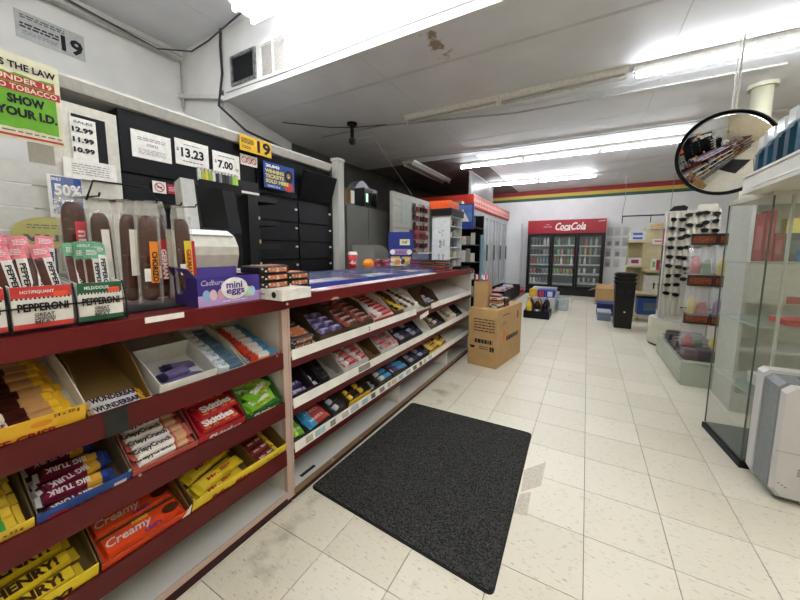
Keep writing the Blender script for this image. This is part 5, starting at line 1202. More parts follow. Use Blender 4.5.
# low black bin of snack bags, red bag by the cooler
t = thing('snack_bin', 'low black bin heaped with snack bags before the silver cooler doors', 'bin', (-2.05, 7.4, 0))
for b in ((0, .5, 0, .02, 0, .3), (0, .5, 1.9, 1.92, 0, .3), (0, .02, .02, 1.9, 0, .3), (.48, .5, .02, 1.9, 0, .3), (.02, .48, .02, 1.9, 0, .2)): obj('panel', MB().box(*b), BLACK, t)
bc = ['#b8bcc8', '#c98a78', '#5a78b0', '#c9c4c0', '#b5443c', '#8aa0c0', '#d2a88c', '#c4c8d0', '#a9493f', '#d0ccd4']
for k in range(9):
    me = bar_mesh(.28, .2, .09, [WR(bc[k % 10]), WR(bc[(k+3) % 10]), WR(bc[k % 10])], (.3, .7), crimp=.08)
    tag(link('snack_bag', me, None, T(-1.8, 7.53+.2*k, .202+.02*(k % 2)) @ RZ(.1*(k % 3))), 'pastel snack bag in the low black bin', 'snack bag', 'snack bags in the black bin')
me = bar_mesh(.42, .3, .16, [WR('#a3242c'), WR('#c46a6a'), WR('#a3242c')], (.35, .65), crimp=.09)
tag(link('red_bag', me, None, T(-1.74, 10.0, .001) @ RZ(.2)), 'red bag lying on the floor left of the drinks cooler', 'bag')

# soft drink bottles in a black tray, cases of cans behind
t = thing('bottle_tray', 'black plastic tray of large soft drink bottles on the floor', 'tray', (-.95, 6.2, 0))
for b in ((0, .43, 0, .012, 0, .13), (0, .43, .44, .452, 0, .13), (0, .012, .012, .44, 0, .13), (.418, .43, .012, .44, 0, .13), (.012, .418, .012, .44, 0, .015)): obj('panel', MB().box(*b), BLACK, t)
BODY = [(.03, 0), (.05, .012), (.053, .05), (.05, .11), (.053, .19), (.046, .24), (.02, .285), (.0135, .29), (.0135, .305)]
kinds = {'cola': ('#1d1416', '#20356e', '#2a4a96'), 'lemon': ('#cdb93a', '#e0c83a', '#d8c23a'), 'diet': ('#2a1c1c', '#b9bcc4', '#9aa0b0'), 'ginger': ('#9c3a34', '#c4b9b0', '#a8443c')}
BM = {}
for nm, (liq, lab, cap) in kinds.items():
    BM[nm] = (MB().lathe(BODY, n=12).mesh('bottle_body', mat(liq, .12), True), MB().lathe([(.0515, .1), (.0515, .185)], n=12).mesh('label', mat(lab, .4), True), MB().cyl((0, 0, .3), (0, 0, .325), .016, n=10).mesh('cap', mat(cap, .4)))
order = [['lemon', 'diet', 'cola'], ['ginger', 'ginger', 'cola'], ['cola', 'lemon', 'diet'], ['ginger', 'cola', 'cola']]
for r_ in range(4):
    for c in range(3):
        nm = order[r_][c]; t = thing('soda_bottle', {'cola': 'dark cola bottle with a blue label', 'lemon': 'yellow lemon soda bottle', 'diet': 'dark diet soda bottle with a silver label', 'ginger': 'red-brown soda bottle with a pale label'}[nm]+' in the black tray', 'bottle', (-.95+.08+.135*c, 6.2+.065+.107*r_, .0155), 'large soft drink bottles')
        for n_, m_ in zip(('bottle_body', 'label', 'cap'), BM[nm]): link(n_, m_, t)
t = thing('case_table', 'low white table draped in plastic behind the bottle tray', 'table', (-1.0, 6.9, 0)); obj('top', MB().box(0, .5, 0, 1.3, .26, .29), mat('#c4c6ca', .35, .1, 9), t)
for xx in (.01, .45):
    for yy in (.01, 1.25): obj('leg', MB().box(xx, xx+.04, yy, yy+.04, 0, .26), VAL, t)
obj('skirt', MB().box(.5, .505, .05, 1.25, .05, .28), mat('#b7bac2', .3, .15, 9), t); obj('front_skirt', MB().box(.05, .45, -.005, 0, .05, .28), mat('#b7bac2', .3, .15, 9), t)
for k, c in enumerate((('#d2a02c', '#e0b83a'), ('#3a3a8c', '#c43a34'), ('#2f3f96', '#d0d2d8'), ('#c2c6cc', '#5a6a9c'), ('#b9bcc4', '#d8d8dc'), ('#b0b4bc', '#8a94b0'))):
    x_ = -.98+.155*(k % 3); y_ = 7.0 if k < 3 else 7.45
    t = thing('can_case', ('yellow', 'blue and red', 'blue and white', 'silver and violet', 'silver and white', 'grey and blue')[k]+' case of cans on the low white table', 'drinks case', (x_, y_, .2905)); obj('wrap', MB().box(0, .15, 0, .3, 0, .14), mat(c[0], .3), t); obj('print', MB().box(.03, .12, -.001, 0, .02, .12), mat(c[1], .4), t)
t = thing('water_pack', 'shrink-wrapped pale pack leaning beside the low white table', 'drinks case', (-.48, 7.3, 0)); obj('wrap', MB().box(0, .2, 0, .4, 0, .22, bev=.03), mat('#b9c4c6', .2, .2, 30), t); obj('print', MB().box(.2, .202, .08, .32, .06, .16), mat('#6a8aa0', .4), t)

# ---- red and black three-door drinks cooler
X0, X1, Y0 = -1.5, .385, 9.9
t = thing('drinks_cooler', 'tall black three-door drinks cooler with a red header against the back wall', 'cooler', (X0, Y0, 0)); W_ = X1-X0; KB = mat('#131416', .4)
obj('cabinet', MB().box(0, .06, .04, .56, 0, 1.68).box(W_-.06, W_, .04, .56, 0, 1.68).box(.06, W_-.06, .5, .56, .2, 1.68).box(.06, W_-.06, .04, .5, 0, .2).box(.06, W_-.06, .04, .5, 1.62, 1.68), KB, t)
hd = obj('header', MB().box(0, W_, .0, .56, 1.68, 2.04), mat('#8f1a26', .35), t)
letter('Coca', hd, WHITE, (W_*.47, -.001, 1.865), .36, .2, bold=.02, shear=.35, **XR); letter('Cola', hd, WHITE, (W_*.47+.37, -.001, 1.865), .34, .2, bold=.02, shear=.35, **XR)
obj('hyphen', MB().box(W_*.47+.175, W_*.47+.21, -.002, -.001, 1.86, 1.875), WHITE, hd)
obj('swash', MB().face([(W_*.4, -.0012, 1.765), (W_*.5, -.0012, 1.745), (W_*.66, -.0012, 1.77), (W_*.5, -.0012, 1.76)]), WHITE, hd)
letter('Coca-Cola', hd, mat('#d8b8ba', .4), (W_*.27, -.001, 1.865), .2, .05, bold=.01, shear=.3, **XR); lines_print(hd, mat('#d8b8ba', .4), (W_*.27, -.001, 1.92), .08, .03, 1, **XR)
obj('bottle_mark', MB().face([(W_*.27-.02, -.001, 1.84), (W_*.27, -.001, 1.79), (W_*.27+.02, -.001, 1.84)]), KB, hd); obj('header_strip', MB().face([(W_*.9, -.001, 1.965), (W_*.985, -.001, 1.98), (W_*.985, -.001, 1.995), (W_*.9, -.001, 1.975)]), WHITE, hd)
dw = (W_-.06)/3; GL = clear('#c8d4d0', .08, .02)
rs = random.Random(5); SHM = mat('#b4b6b4', .4); LINER = mat('#50544f', .5)
obj('liner', MB().box(.06, W_-.06, .49, .4999, .2, 1.62), LINER, t)
can = {}
def bm(c, kind):
    k = (c, kind)
    if k not in can:
        pr = [(.024, 0), (.03, .01), (.03, .12), (.011, .19), (.011, .21)] if kind == 'b' else [(.027, 0), (.031, .01), (.031, .13), (.025, .145)]
        can[k] = MB().lathe(pr, n=8).mesh('bottle', mat(c, .25), True)
    return can[k]
pal = [['#2a1a1a', '#241818', '#c9c9c4'], ['#241a1c', '#2a1c1c', '#8c8f8a'], ['#a8443c', '#8c9494', '#7d9aa0'], ['#9c3a38', '#26201f', '#7a7f84'], ['#c9c9c0', '#8a8c88', '#6a6c6a'],
       ['#3a5a44', '#7fae94', '#5a4a44'], ['#3a3030', '#5fae7e', '#a85a4a'], ['#a84a40', '#6a8a4a', '#d8d8d4'], ['#7aa04c', '#8aa84c', '#a8583c'], ['#4a3a38', '#444', '#444'],
       ['#b5a898', '#a2483e', '#8a8c88'], ['#8a8c86', '#b59a5a', '#9c8a5a'], ['#a2a49c', '#b0b2aa', '#7a7c76'], ['#a8aaa4', '#c4c6c0', '#888'], ['#b4b6b0', '#a4a6a0', '#8c8e88']]
for k in range(3):
    xa = .03+dw*k
    d_ = obj('door', MB().box(xa+.005, xa+.055, 0, .04, .2, 1.66).box(xa+dw-.055, xa+dw-.005, 0, .04, .2, 1.66).box(xa+.055, xa+dw-.055, 0, .04, .2, .26).box(xa+.055, xa+dw-.055, 0, .04, 1.6, 1.66), KB, t)
    obj('pane', MB().box(xa+.055, xa+dw-.055, .018, .022, .26, 1.6), GL, d_); obj('handle', MB().box(xa+dw-.05, xa+dw-.03, -.03, 0, .8, 1.2), DKMETAL, d_)
    for j in range(5):
        zz = .32+.25*j if k == 2 else .28+.265*j
        obj('shelf', MB().box(xa+.04, xa+dw-.04, .06, .46, zz, zz+.03), SHM, t)
        if k == 1 and j == 0: continue
        for b in range(6 if k < 2 else 4):
            if k == 2 and rs.random() < .15: continue
            c = pal[k*5+4-j][b % 3 if k else b//2]
            if c == '#444' or c == '#888': c += c[1:]
            tag(link('bottle', bm(c, 'b' if j in (2, 4) or (k == 2 and j > 2) else 'c'), None, T(X0+xa+.085+(.082 if k < 2 else .12)*b, Y0+.12, zz+.0305)), 'small drink on the %s of the %s cooler door' % (('lowest shelf', 'second shelf up', 'middle shelf', 'second shelf from top', 'top shelf')[j], ('left', 'middle', 'right')[k]), 'bottle', 'drinks on %s shelf of %s door' % (('lowest', 'second', 'middle', 'fourth', 'top')[j], ('left', 'middle', 'right')[k]))
obj('kick_grille', MB().box(.04, W_-.04, .01, .04, .02, .18), mat('#1d1e20', .5), t)
t = thing('wall_conduit', 'white cable conduit running up the wall left of the drinks cooler', 'conduit', (-1.75, YB, 0)); obj('channel', MB().box(-.03, .03, -.03, 0, 0, 2.0), mat('#d0d0cc', .5), t); obj('cap', MB().box(-.035, .035, -.035, 0, 1.98, 2.02), VAL, t)

# papers pinned beside the cooler, hanging rail, cream shelving
rw = random.Random(9)
for k in range(11):
    x_ = .5+.18*(k % 3)+rw.uniform(-.02, .02); z_ = 1.62-.28*(k//3)
    t = thing('carded_pack', 'pale carded pack pinned to the back wall beside the drinks cooler', 'pack', (x_, YB-.004, z_), 'pale packs on the back wall'); obj('card', MB().box(-.07, .07, -.006, 0, 0, .22), mat(rw.choice(['#d2d4d6', '#b9bcc0', '#c4c9cc', '#dcdcda']), .5), t); obj('blister', MB().box(-.045, .045, -.03, -.006, .02, .13), mat(rw.choice(['#a4a8ac', '#c9cccf', '#8c9094']), .3), t)
t = thing('hanging_rail', 'dark rail hung on two wires before the back wall', 'rail', (.67, 9.5, 2.03)); obj('bar', MB().box(0, 1.3, -.015, .015, -.01, .02), DKMETAL, t); obj('drop', MB().box(0, .02, -.01, .01, -.16, -.01).box(.55, .565, -.01, .01, -.16, -.01), DKMETAL, t)
obj('wire', MB().tube([(.0, 0, .02), (.04, 0, .4), (.03, 0, .915)], .006, 5), mat('#8a8c8e', .4), t); obj('wire', MB().tube([(.9, 0, .02), (.92, 0, .915)], .006, 5), mat('#8a8c8e', .4), t)
CRM = mat('#c2b68e', .5, .05, 8)
t = thing('cream_shelving', 'cream shelving with a pegboard back between the cooler and the sunglasses', 'shelving', (.62, 6.9, 0))
for xx in (.0, .23, .72): obj('upright', MB().box(xx, xx+.025, .3, .34, 0, 1.62), CRM, t)
obj('pegboard', MB().box(.25, .72, .31, .33, .3, 1.6), mat('#c6bb98', .5, .05, 8), t); obj('back', MB().box(.02, .23, .31, .33, .3, 1.5), mat('#a59a78', .5), t)
mb = MB()
for i in range(9):
    for j in range(12): mb.box(.28+.05*i, .286+.05*i, .3092, .31, 1.0+.05*j, 1.006+.05*j)
o = obj('peg_holes', mb, mat('#5c553e', .7), t); o['kind'] = 'stuff'
for zz, xa, xb in ((.86, .24, .76), (.47, .1, .76), (.1, .1, .76), (1.36, .0, .25), (.93, .0, .25)): obj('shelf', MB().box(xa, xb, -.12 if xa else .05, .31, zz, zz+.035), CRM, t)
for xx in (.1, .72): obj('leg', MB().box(xx, xx+.04, -.12, -.08, 0, .86 if xx > .5 else .47), CRM, t)
def simple(nm, lab, cat, x, y, z, w, d, h, c, c2=None, group=None):
    t = thing(nm, lab, cat, (x, y, z), group); obj('body', MB().box(0, w, 0, d, 0, h), mat(c, .5), t); obj('label', MB().box(w*.2, w*.8, -.001, 0, h*.25, h*.75), mat(c2 or '#d8d6d0', .5), t); return t
t = simple('arrow_carton', 'white carton marked with two black arrows on the cream shelving', 'carton', .88, 6.8, .506, .28, .3, .3, '#d4d3cc', '#d6d5ce')
for k in (0, 1): obj('arrow_mark', MB().face([(.11+.06*k, -.002, .08), (.13+.06*k, -.002, .08), (.13+.06*k, -.002, .15), (.143+.06*k, -.002, .15), (.12+.06*k, -.002, .19), (.097+.06*k, -.002, .15), (.11+.06*k, -.002, .15)]), INK, t)
simple('blue_pack', 'blue shrink-wrapped pack low on the cream shelving', 'pack', .80, 6.8, .136, .42, .3, .28, '#24508e', '#5a6a7a')
simple('white_bottle_pack', 'white bottle carton at the foot of the pegboard', 'carton', .95, 6.85, .896, .06, .1, .19, '#d4d6d2', '#5f9a5a'); simple('red_pack', 'red carton at the foot of the pegboard', 'carton', 1.03, 6.85, .896, .12, .1, .17, '#a8323e', '#b84a54'); simple('small_white_box', 'small white box at the right foot of the pegboard', 'box', 1.17, 6.85, .896, .1, .1, .08, '#dcdcd8', '#c4c4c0')
for k, zz in enumerate((1.396, 1.47)): simple('wipes_pack', 'white and blue wipes pack, %s of the two on the narrow cream shelf' % ('lower', 'upper')[k], 'pack', .63, 6.96, zz, .22, .2, .07, '#c9ced6', '#3a56a8')
simple('toy_carton', 'white and maroon carton on the lower narrow cream shelf', 'carton', .64, 6.97, .966, .18, .16, .13, '#d2ccca', '#8c3a48')
t = thing('hanging_tag', 'white card hanging on the pegboard', 'tag', (.98, 7.18, 1.33)); obj('card', MB().box(0, .16, 0, .006, 0, .09), mat('#d8d2cc', .5), t); obj('peg', MB().cyl((.08, .005, .08), (.08, .03, .08), .003, n=5), STEEL, t); obj('red_print', MB().box(.03, .13, -.001, 0, .04, .07), mat('#b8606a', .5), t)
simple('straw_basket', 'tan rolled bundle lying on top of the pegboard shelving', 'bundle', .95, 7.1, 1.62, .34, .14, .07, '#c9a878', '#b8966a')
# stacked black bins, carton and blue crates
t = thing('bin_stack', 'tall stack of black plastic bins with a white spot', 'bin stack', (.42, 6.1, 0)); BB = mat('#0d0e11', .35)
for k in range(3): obj('rim', MB().box(-.012, .272, -.012, .342, .70+.06*k, .735+.06*k, bev=.03), BB, t)
obj('tub', MB().loft([[(.015, .015, 0), (.245, .015, 0), (.245, .315, 0), (.015, .315, 0)], [(0, 0, .7), (.26, 0, .7), (.26, .33, .7), (0, .33, .7)]]), BB, t); obj('inner_tub', MB().box(.01, .25, .01, .32, .7, .87), BB, t)
obj('white_spot', MB().cyl((.14, -.0, .26), (.14, .012, .26), .014, n=10), WHITE, t)
for xx in (.06, .16): obj('recess', MB().box(xx, xx+.05, -.004, .006, .55, .62), mat('#1b1c20', .5), t)
t = thing('open_carton', 'open brown carton beside the black bins', 'carton', T(.36, 8.6, .0) @ RZ(-.15)); obj('body', MB().box(-.15, .25, 0, .4, 0, .36), KR, t); obj('flap', MB().box(-.15, .25, 0, .2, 0, .006).xf(T(0, 0, .36) @ RX(.5)), KRAFT, t); obj('flap', MB().box(-.16, .0, 0, .4, 0, .006).xf(T(-.15, 0, .36) @ RY(-.4)), KRAFT, t)
t = thing('blue_crate', 'dark blue crate on the floor beside the black bins', 'crate', (.22, 7.2, 0)); obj('tub', MB().box(0, .3, 0, .4, 0, .2), mat('#22325e', .5), t); obj('rim', MB().box(-.01, .31, -.01, .41, .2, .225), mat('#2c3f74', .5), t)
t = thing('grey_step', 'low grey-blue box on the floor before the blue crate', 'box', (.22, 6.62, 0)); obj('body', MB().box(0, .2, 0, .4, 0, .13), mat('#7c8498', .5), t); obj('lid', MB().box(-.005, .205, -.005, .405, .13, .15), mat('#a4abb8', .5), t)

# ================================================================ RIGHT SIDE
# ---- sunglasses tower on a round white base
t = thing('sunglasses_tower', 'white revolving sunglasses tower on a round drum base', 'display stand', T(1.06, 5.36, 0))
WT = worn('#cfcabc', '#a9a294', .5, 10, .68, .1); WT2 = mat('#c2bfb4', .5)
obj('drum', MB().lathe([(.29, .02), (.295, .04), (.295, .33), (.285, .34)], n=32), mat('#cdc8b6', .45, .04, 5), t, None, True); obj('foot_ring', MB().lathe([(.285, 0), (.285, .022)], n=32), BLACK, t)
obj('drum_top', MB().lathe([(.29, .336), (.29, .352), (.05, .354)], n=32), WT2, t)
MR = RZ(-.10)
obj('core', MB().box(-.2, .27, -.12, .2, .354, 1.70).xf(MR), WT2, t)
for k in range(8):
    obj('flute', MB().prism([(-.2+.0575*k+.007+.022*(1+math.cos(PI-a*PI/6)), -.12-.022*math.sin(a*PI/6)) for a in range(7)], .4, 1.69).xf(MR), WT, t)
obj('edge_rail', MB().box(-.215, -.2, -.15, .2, .354, 1.71).xf(MR), mat('#d6d4cc', .4), t); obj('edge_rail', MB().box(.27, .285, -.15, .2, .354, 1.71).xf(MR), mat('#d6d4cc', .4), t)
for k, (z0, z1, c) in enumerate(((1.5, 1.66, '#d2d0cc'), (1.3, 1.5, '#8c2a34'), (1.05, 1.3, '#22242a'), (.75, 1.05, '#55605e'), (.45, .75, '#3a4448'))):
    obj('side_card', MB().box(-.219, -.216, -.13, .1, z0, z1-.01).xf(MR), mat(c, .4), t)
obj('top_sign', MB().prism([(-.19, 1.71), (-.02, 1.71), (-.01, 1.75), (-.05, 1.775), (-.15, 1.765)], -.1, -.07, 0, 'y').xf(MR), BLACK, t); obj('top_card', MB().box(.08, .26, -.1, -.095, 1.70, 1.77).xf(MR), mat('#cfcabb', .5), t)
def glasses_proto(c):
    t = thing('sunglasses', 'x', 'sunglasses', None, 'sunglasses on the tower')
    fm_, ln_ = mat(c, .3), mat('#121316', .08)
    for s in (-1, 1):
        pts = [(s*.034+.027*math.cos(a*PI/5)*(1 if math.cos(a*PI/5)*s < .3 else 1.05), .017*math.sin(a*PI/5)-.003*(math.sin(a*PI/5) < -.5)) for a in range(10)]
        f_ = obj('rim', MB().prism(pts, -.004, .002, 0, 'y'), fm_, t)
        obj('lens', MB().prism([(s*.034+(x-s*.034)*.82, z*.82) for x, z in pts], -.0052, -.0042, 0, 'y'), ln_, f_)
        obj('temple', MB().tube([(s*.061, 0, .008), (s*.066, .05, .004), (s*.064, .11, -.022)], .0028, 5), fm_, t)
    obj('bridge', MB().tube([(-.011, -.002, .006), (0, -.004, .01), (.011, -.002, .006)], .0026, 5), fm_, t)
    return t
GP = [glasses_proto(c) for c in ('#17181b', '#2a211c', '#6e2226')]
spots = []
rg = random.Random(14)
for j in range(9):
    spots.append((-.10, 1.60-.115*j, 0))
for j in range(7): spots.append((.045+.015*(j % 2), 1.655-.13*j, 1 if j == 5 else 0))
for j in range(4): spots.append((.2, 1.66-.1*j, 2 if j == 3 else 0))
seen = set(); rown = ('top', 'second', 'third', 'fourth', 'fifth', 'sixth', 'seventh', 'eighth', 'ninth'); cnt = {}
for (x_, z_, k) in spots:
    M = T(1.06, 5.36, 0) @ MR @ T(x_, -.155, z_) @ RZ(rg.uniform(-.4, .4)) @ RY(rg.uniform(-.2, .2)) @ Matrix.Scale(1.36, 4)
    col = 'left' if x_ < 0 else 'middle' if x_ < .12 else 'right'; cnt[col] = cnt.get(col, 0)+1
    lab = '%s pair of %s sunglasses from the top in the %s column of the tower' % (rown[cnt[col]-1] if cnt[col] > 1 else 'first', ('black', 'brown', 'red')[k], col)
    if k in seen: copy_tree(GP[k], M, None, lab)
    else: GP[k].matrix_basis = M; GP[k]['label'] = lab; seen.add(k)

# ---- low gondola with hanging toys
GRN = mat('#b4bbaa', .45, .04, 6); GRN2 = worn('#b9c0b0', '#7d8478', .5, 14, .72, .05)
t = thing('peg_gondola', 'pale green metal gondola with a deep base before the sunglasses tower', 'gondola', (.8, 3.75, 0))
obj('deck', MB().box(0, .58, 0, 1.16, .2, .215), GRN, t); obj('front_kick', MB().box(0, .012, 0, 1.16, .01, .2), GRN2, t); obj('end_panel', MB().prism([(.012, .0), (.58, 0), (.58, .235), (.012, .2)], 0, .012, 0, 'y'), GRN2, t)
obj('back_wall', MB().box(.58, .62, 0, 1.16, 0, 1.62), GRN, t); obj('upright', MB().box(.55, .58, .0, .04, .21, 1.62), ALU, t); obj('upright', MB().box(.55, .58, 1.12, 1.16, .21, 1.62), ALU, t)
for zz in (.08, .14):
    obj('rivet', MB().cyl((-.002, .05, zz), (0, .05, zz), .006, n=8).xf(T(0, 0, 0)), DKMETAL, t)
for zz in (1.36, .98, .62): obj('peg_bar', MB().box(.08, .58, .28, .3, zz, zz+.012).box(.08, .58, .62, .64, zz, zz+.012), DKMETAL, t)
CLR = clear('#e6e8ec', .3, .1)
tc = [('#b5342c', '#4f7a34'), ('#d8c03a', '#c9463a'), ('#c46a70', '#5a78c0'), ('#c9b83a', '#b5342c'), ('#8a5a9a', '#3f8a5a'), ('#c43a3a', '#d8c23a')]
n_ = 0
for r_, zz in enumerate((1.36, .98, .62)):
    for c in range(3):
        x_ = .93+.185*c; y_ = 4.06-.012*c; SC = Matrix.Scale(1.2, 4)
        # dark strip of snack cards above
        tt = thing('jerky_strip', 'dark brown strip of small snack packs, %s of three on the %s peg row' % (('first', 'second', 'third', 'fourth')[c], ('top', 'middle', 'low')[r_]), 'snack strip', T(x_, y_-.06, zz-.09) @ SC); obj('card', MB().box(-.078, .078, 0, .004, 0, .085), mat('#3a2620', .4, .2, 40), tt); obj('orange_print', MB().box(-.065, .065, -.001, 0, .015, .065), mat('#8c4a2c', .4, .4, 60), tt)
        obj('hook', MB().box(-.004, .004, .004, .09, .06, .072), DKMETAL, tt)
        tt = thing('toy_bag', 'clear bag with %s toys, %s of three under the %s peg row' % (('red and green', 'yellow and red', 'pink and blue', 'yellow and scarlet', 'violet and green', 'scarlet and yellow')[n_ % 6], ('first', 'second', 'third', 'fourth')[c], ('top', 'middle', 'low')[r_]), 'toy bag', T(x_, y_, zz-.37) @ SC); n_ += 1
        c1_, c2_ = tc[(n_-1) % 6]
        obj('film', MB().loft([[(-.07, -.05, .0), (.07, -.06, .0), (.07, .03, 0), (-.07, .03, 0)], [(-.08, -.075, .08), (.075, -.06, .09), (.078, .03, .08), (-.08, .03, .08)], [(-.078, -.03, .17), (.078, -.02, .16), (.078, .02, .17), (-.078, .02, .17)], [(-.08, -.004, .25), (.08, -.004, .25), (.08, .004, .25), (-.08, .004, .25)]]), CLR, tt)
        obj('toy', MB().lathe([(.004, .0), (.034, .01), (.028, .05), (.034, .085), (.018, .125), (.004, .14)], (-.03, -.02, .004), 10), mat(c1_, .4), tt, None, True); obj('toy', MB().loft([[(.0, -.04, .004), (.062, -.04, .004), (.062, .015, .004), (.0, .015, .004)], [(.01, -.035, .1), (.05, -.035, .12), (.05, .01, .12), (.01, .01, .1)]]), mat(c2_, .4), tt); obj('header_card', MB().box(-.06, .06, -.005, .005, .22, .25), mat('#b9b5b0', .5), tt); obj('hook', MB().box(-.004, .004, .005, .24, .236, .246), DKMETAL, tt)
DBAG = [WR('#4a4244'), WR('#6a5c5c'), WR('#332e32')]
for k in range(6):
    me = bar_mesh(.36, .15, .1, [DBAG[k % 3], DBAG[(k+1) % 3], DBAG[k % 3]], (.35, .7), crimp=.06)
    tag(link('plastic_bag', me, None, T(.98+.02*(k % 2), 3.9+.158*k, .2165+.02*(k % 2)*0) @ RZ(.04*(-1)**k)), ('nearest', 'second', 'third', 'fourth', 'fifth', 'farthest')[k]+' dark glossy bag lying on the deck of the pale green gondola', 'bag', 'dark bags on the gondola deck')
t = thing('slipper_pair', 'black slippers beside the dark bags on the gondola deck', 'slippers', (1.2, 3.86, .2155))
for k in (0, .11): obj('slipper', MB().prism([(k, 0), (k+.08, 0), (k+.09, .12), (k+.07, .24), (k+.01, .24), (k-.01, .12)], 0, .045), BLACK, t)

# ---- cream pipe and round mirror
t = thing('floor_pipe', 'cream pipe rising from floor to ceiling behind the round mirror', 'pipe', (1.5, 5.02, 0)); obj('shaft', MB().cyl((0, 0, 0), (0, 0, ZC), .085, n=20), mat('#c9c6ae', .5, .03, 4), t, None, True); obj('collar', MB().cyl((0, 0, ZC-.04), (0, 0, ZC-.001), .12, n=20), mat('#bdbaa6', .5), t)
nrm = Vector((-.50, -.80, -.33)).normalized(); mc = Vector((.865, 3.48, 1.95))
q = Vector((0, 0, 1)).rotation_difference(nrm).to_matrix().to_4x4()
t = thing('security_mirror', 'round convex security mirror with a black rim hung above the gondola', 'mirror', T(*mc) @ q); RM = .305
prof = [(RM*k/10, .05*(1-(k/10)**2)) for k in range(10, 0, -1)]+[(.0005, .05)]
chrome = mat('#d2d2d0', .03, 0, 3, metal=1.0); obj('dome', MB().lathe(prof, n=48), chrome, t, None, True)
obj('rim', MB().loft([[(r_*math.cos(k*PI/24), r_*math.sin(k*PI/24), z_) for k in range(48)] for r_, z_ in ((RM-.006, -.012), (RM+.004, -.012), (RM+.005, .006), (RM-.004, .009), (RM-.006, -.012))], 0, False), BLACK, t, None, True); obj('back_shell', MB().lathe([(RM-.002, -.01), (RM*.5, -.03), (.01, -.034)], n=32), mat('#4a443c', .6), t, None, True)
inv = (T(*mc) @ q).inverted(); a_ = mc-nrm*.04
obj('arm', MB().tube([inv @ a_, inv @ (a_+Vector((.1, .3, .12))), inv @ Vector((a_.x+.12, a_.y+.32, ZC-.001))], .01, 8), mat('#c9c9c2', .4), t)

# ---- tall glass showcase
GGL = clear('#bcd0c2', .07, .03); GED = mat('#4c5a52', .2); 
PN, PF = Vector((.823, 2.443)), Vector((.776, 2.901)); dv = (PF-PN); Ld = dv.length; ang = math.atan2(dv.y, dv.x)-PI/2
t = thing('glass_showcase', 'tall glass showcase with glass shelves on a black base', 'showcase', T(PN.x, PN.y, 0) @ RZ(ang)); Wd = .62; Hc = 1.5
obj('base', MB().box(-.01, Wd, -.01, Ld+.01, 0, .035), BLACK, t); obj('floor_panel', MB().box(.005, Wd, .005, Ld-.005, .035, .045), mat('#5c625c', .4), t)
for nm, b in (('glass_front', (0, .006, .006, Ld-.006, .045, Hc)), ('glass_side', (.0, Wd, 0, .006, .045, Hc)), ('glass_side', (.0, Wd, Ld-.006, Ld, .045, Hc))): obj(nm, MB().box(*b), GGL, t)
for y_ in (.0, Ld-.006): obj('glass_edge', MB().box(-.002, .004, y_, y_+.006, .045, Hc), GED, t)
obj('corner_post', MB().box(.075, .085, .006, .02, .045, Hc), mat('#b9bfba', .3), t); obj('corner_post', MB().box(Wd-.02, Wd, .0, .02, .045, Hc), ALU, t); obj('corner_post', MB().box(Wd-.02, Wd, Ld-.02, Ld, .045, Hc), ALU, t)
for zz in (.42, .8, 1.14): obj('glass_shelf', MB().box(.01, Wd, .012, Ld-.012, zz, zz+.006), clear('#c4d4ca', .2, .05), t); obj('shelf_edge', MB().box(.006, .01, .012, Ld-.012, zz, zz+.006).box(.01, Wd, .008, .012, zz, zz+.006), mat('#a9bcb0', .2), t)
obj('top_panel', MB().box(-.005, Wd, -.005, Ld+.005, Hc, Hc+.02), mat('#b9b7ac', .5), t)
def M_case(x, y, z): return T(PN.x, PN.y, 0) @ RZ(ang) @ T(x, y, z)
t = thing('red_carton', 'flat red and white carton on the middle glass shelf of the showcase', 'carton', M_case(.16, .1, .807)); obj('body', MB().box(0, .34, 0, .16, 0, .03), mat('#a8242e', .4), t); obj('label', MB().box(.06, .28, -.001, 0, .006, .024), mat('#d8c4c4', .5), t)
letter('~6', t, mat('#a8242e', .4), (.17, -.0015, .015), .16, .012, **XR)
t = thing('white_carton', 'small pale carton on the lowest glass shelf of the showcase', 'carton', M_case(.1, .16, .427)); obj('body', MB().box(0, .06, 0, .1, 0, .06), mat('#c4c6bc', .5), t); obj('lid', MB().box(-.002, .062, -.002, .102, .045, .063), mat('#cfd1c8', .5), t)

# white shelf overhead with teal bottles and pink packs
a, b = Vector((.738, 2.56)), Vector((.732, 1.5)); ang2 = math.atan2((a-b).y, (a-b).x)-PI/2; L2 = (a-b).length
MS = T(b.x, b.y, 1.521) @ RZ(ang2)
t = thing('overhead_shelf', 'cream metal shelf jutting over the glass showcase', 'shelf', MS); SHC = mat('#c4c2b4', .45, .04, 6)
obj('tray', MB().box(.0, .5, 0, L2, 0, .012), SHC, t); obj('front_lip', MB().box(-.006, 0, 0, L2, .0, .1).box(-.012, -.006, 0, L2, .088, .1).box(-.012, -.006, 0, L2, 0, .01), SHC, t); obj('end_lip', MB().box(0, .5, L2-.006, L2, .012, .092), SHC, t)
obj('price_channel', MB().box(-.0085, -.006, 0, L2-.14, .022, .032), mat('#d6d4ca', .3), t); obj('post', MB().box(.44, .49, .1, .15, -1.521, 0), SHC, t); obj('post', MB().box(.44, .49, L2-.06, L2-.01, .013, .75), SHC, t)
TEAL = [mat('#123a4c', .6, spec=.15), mat('#184a5e', .6, spec=.15), mat('#0f3444', .6, spec=.15)]
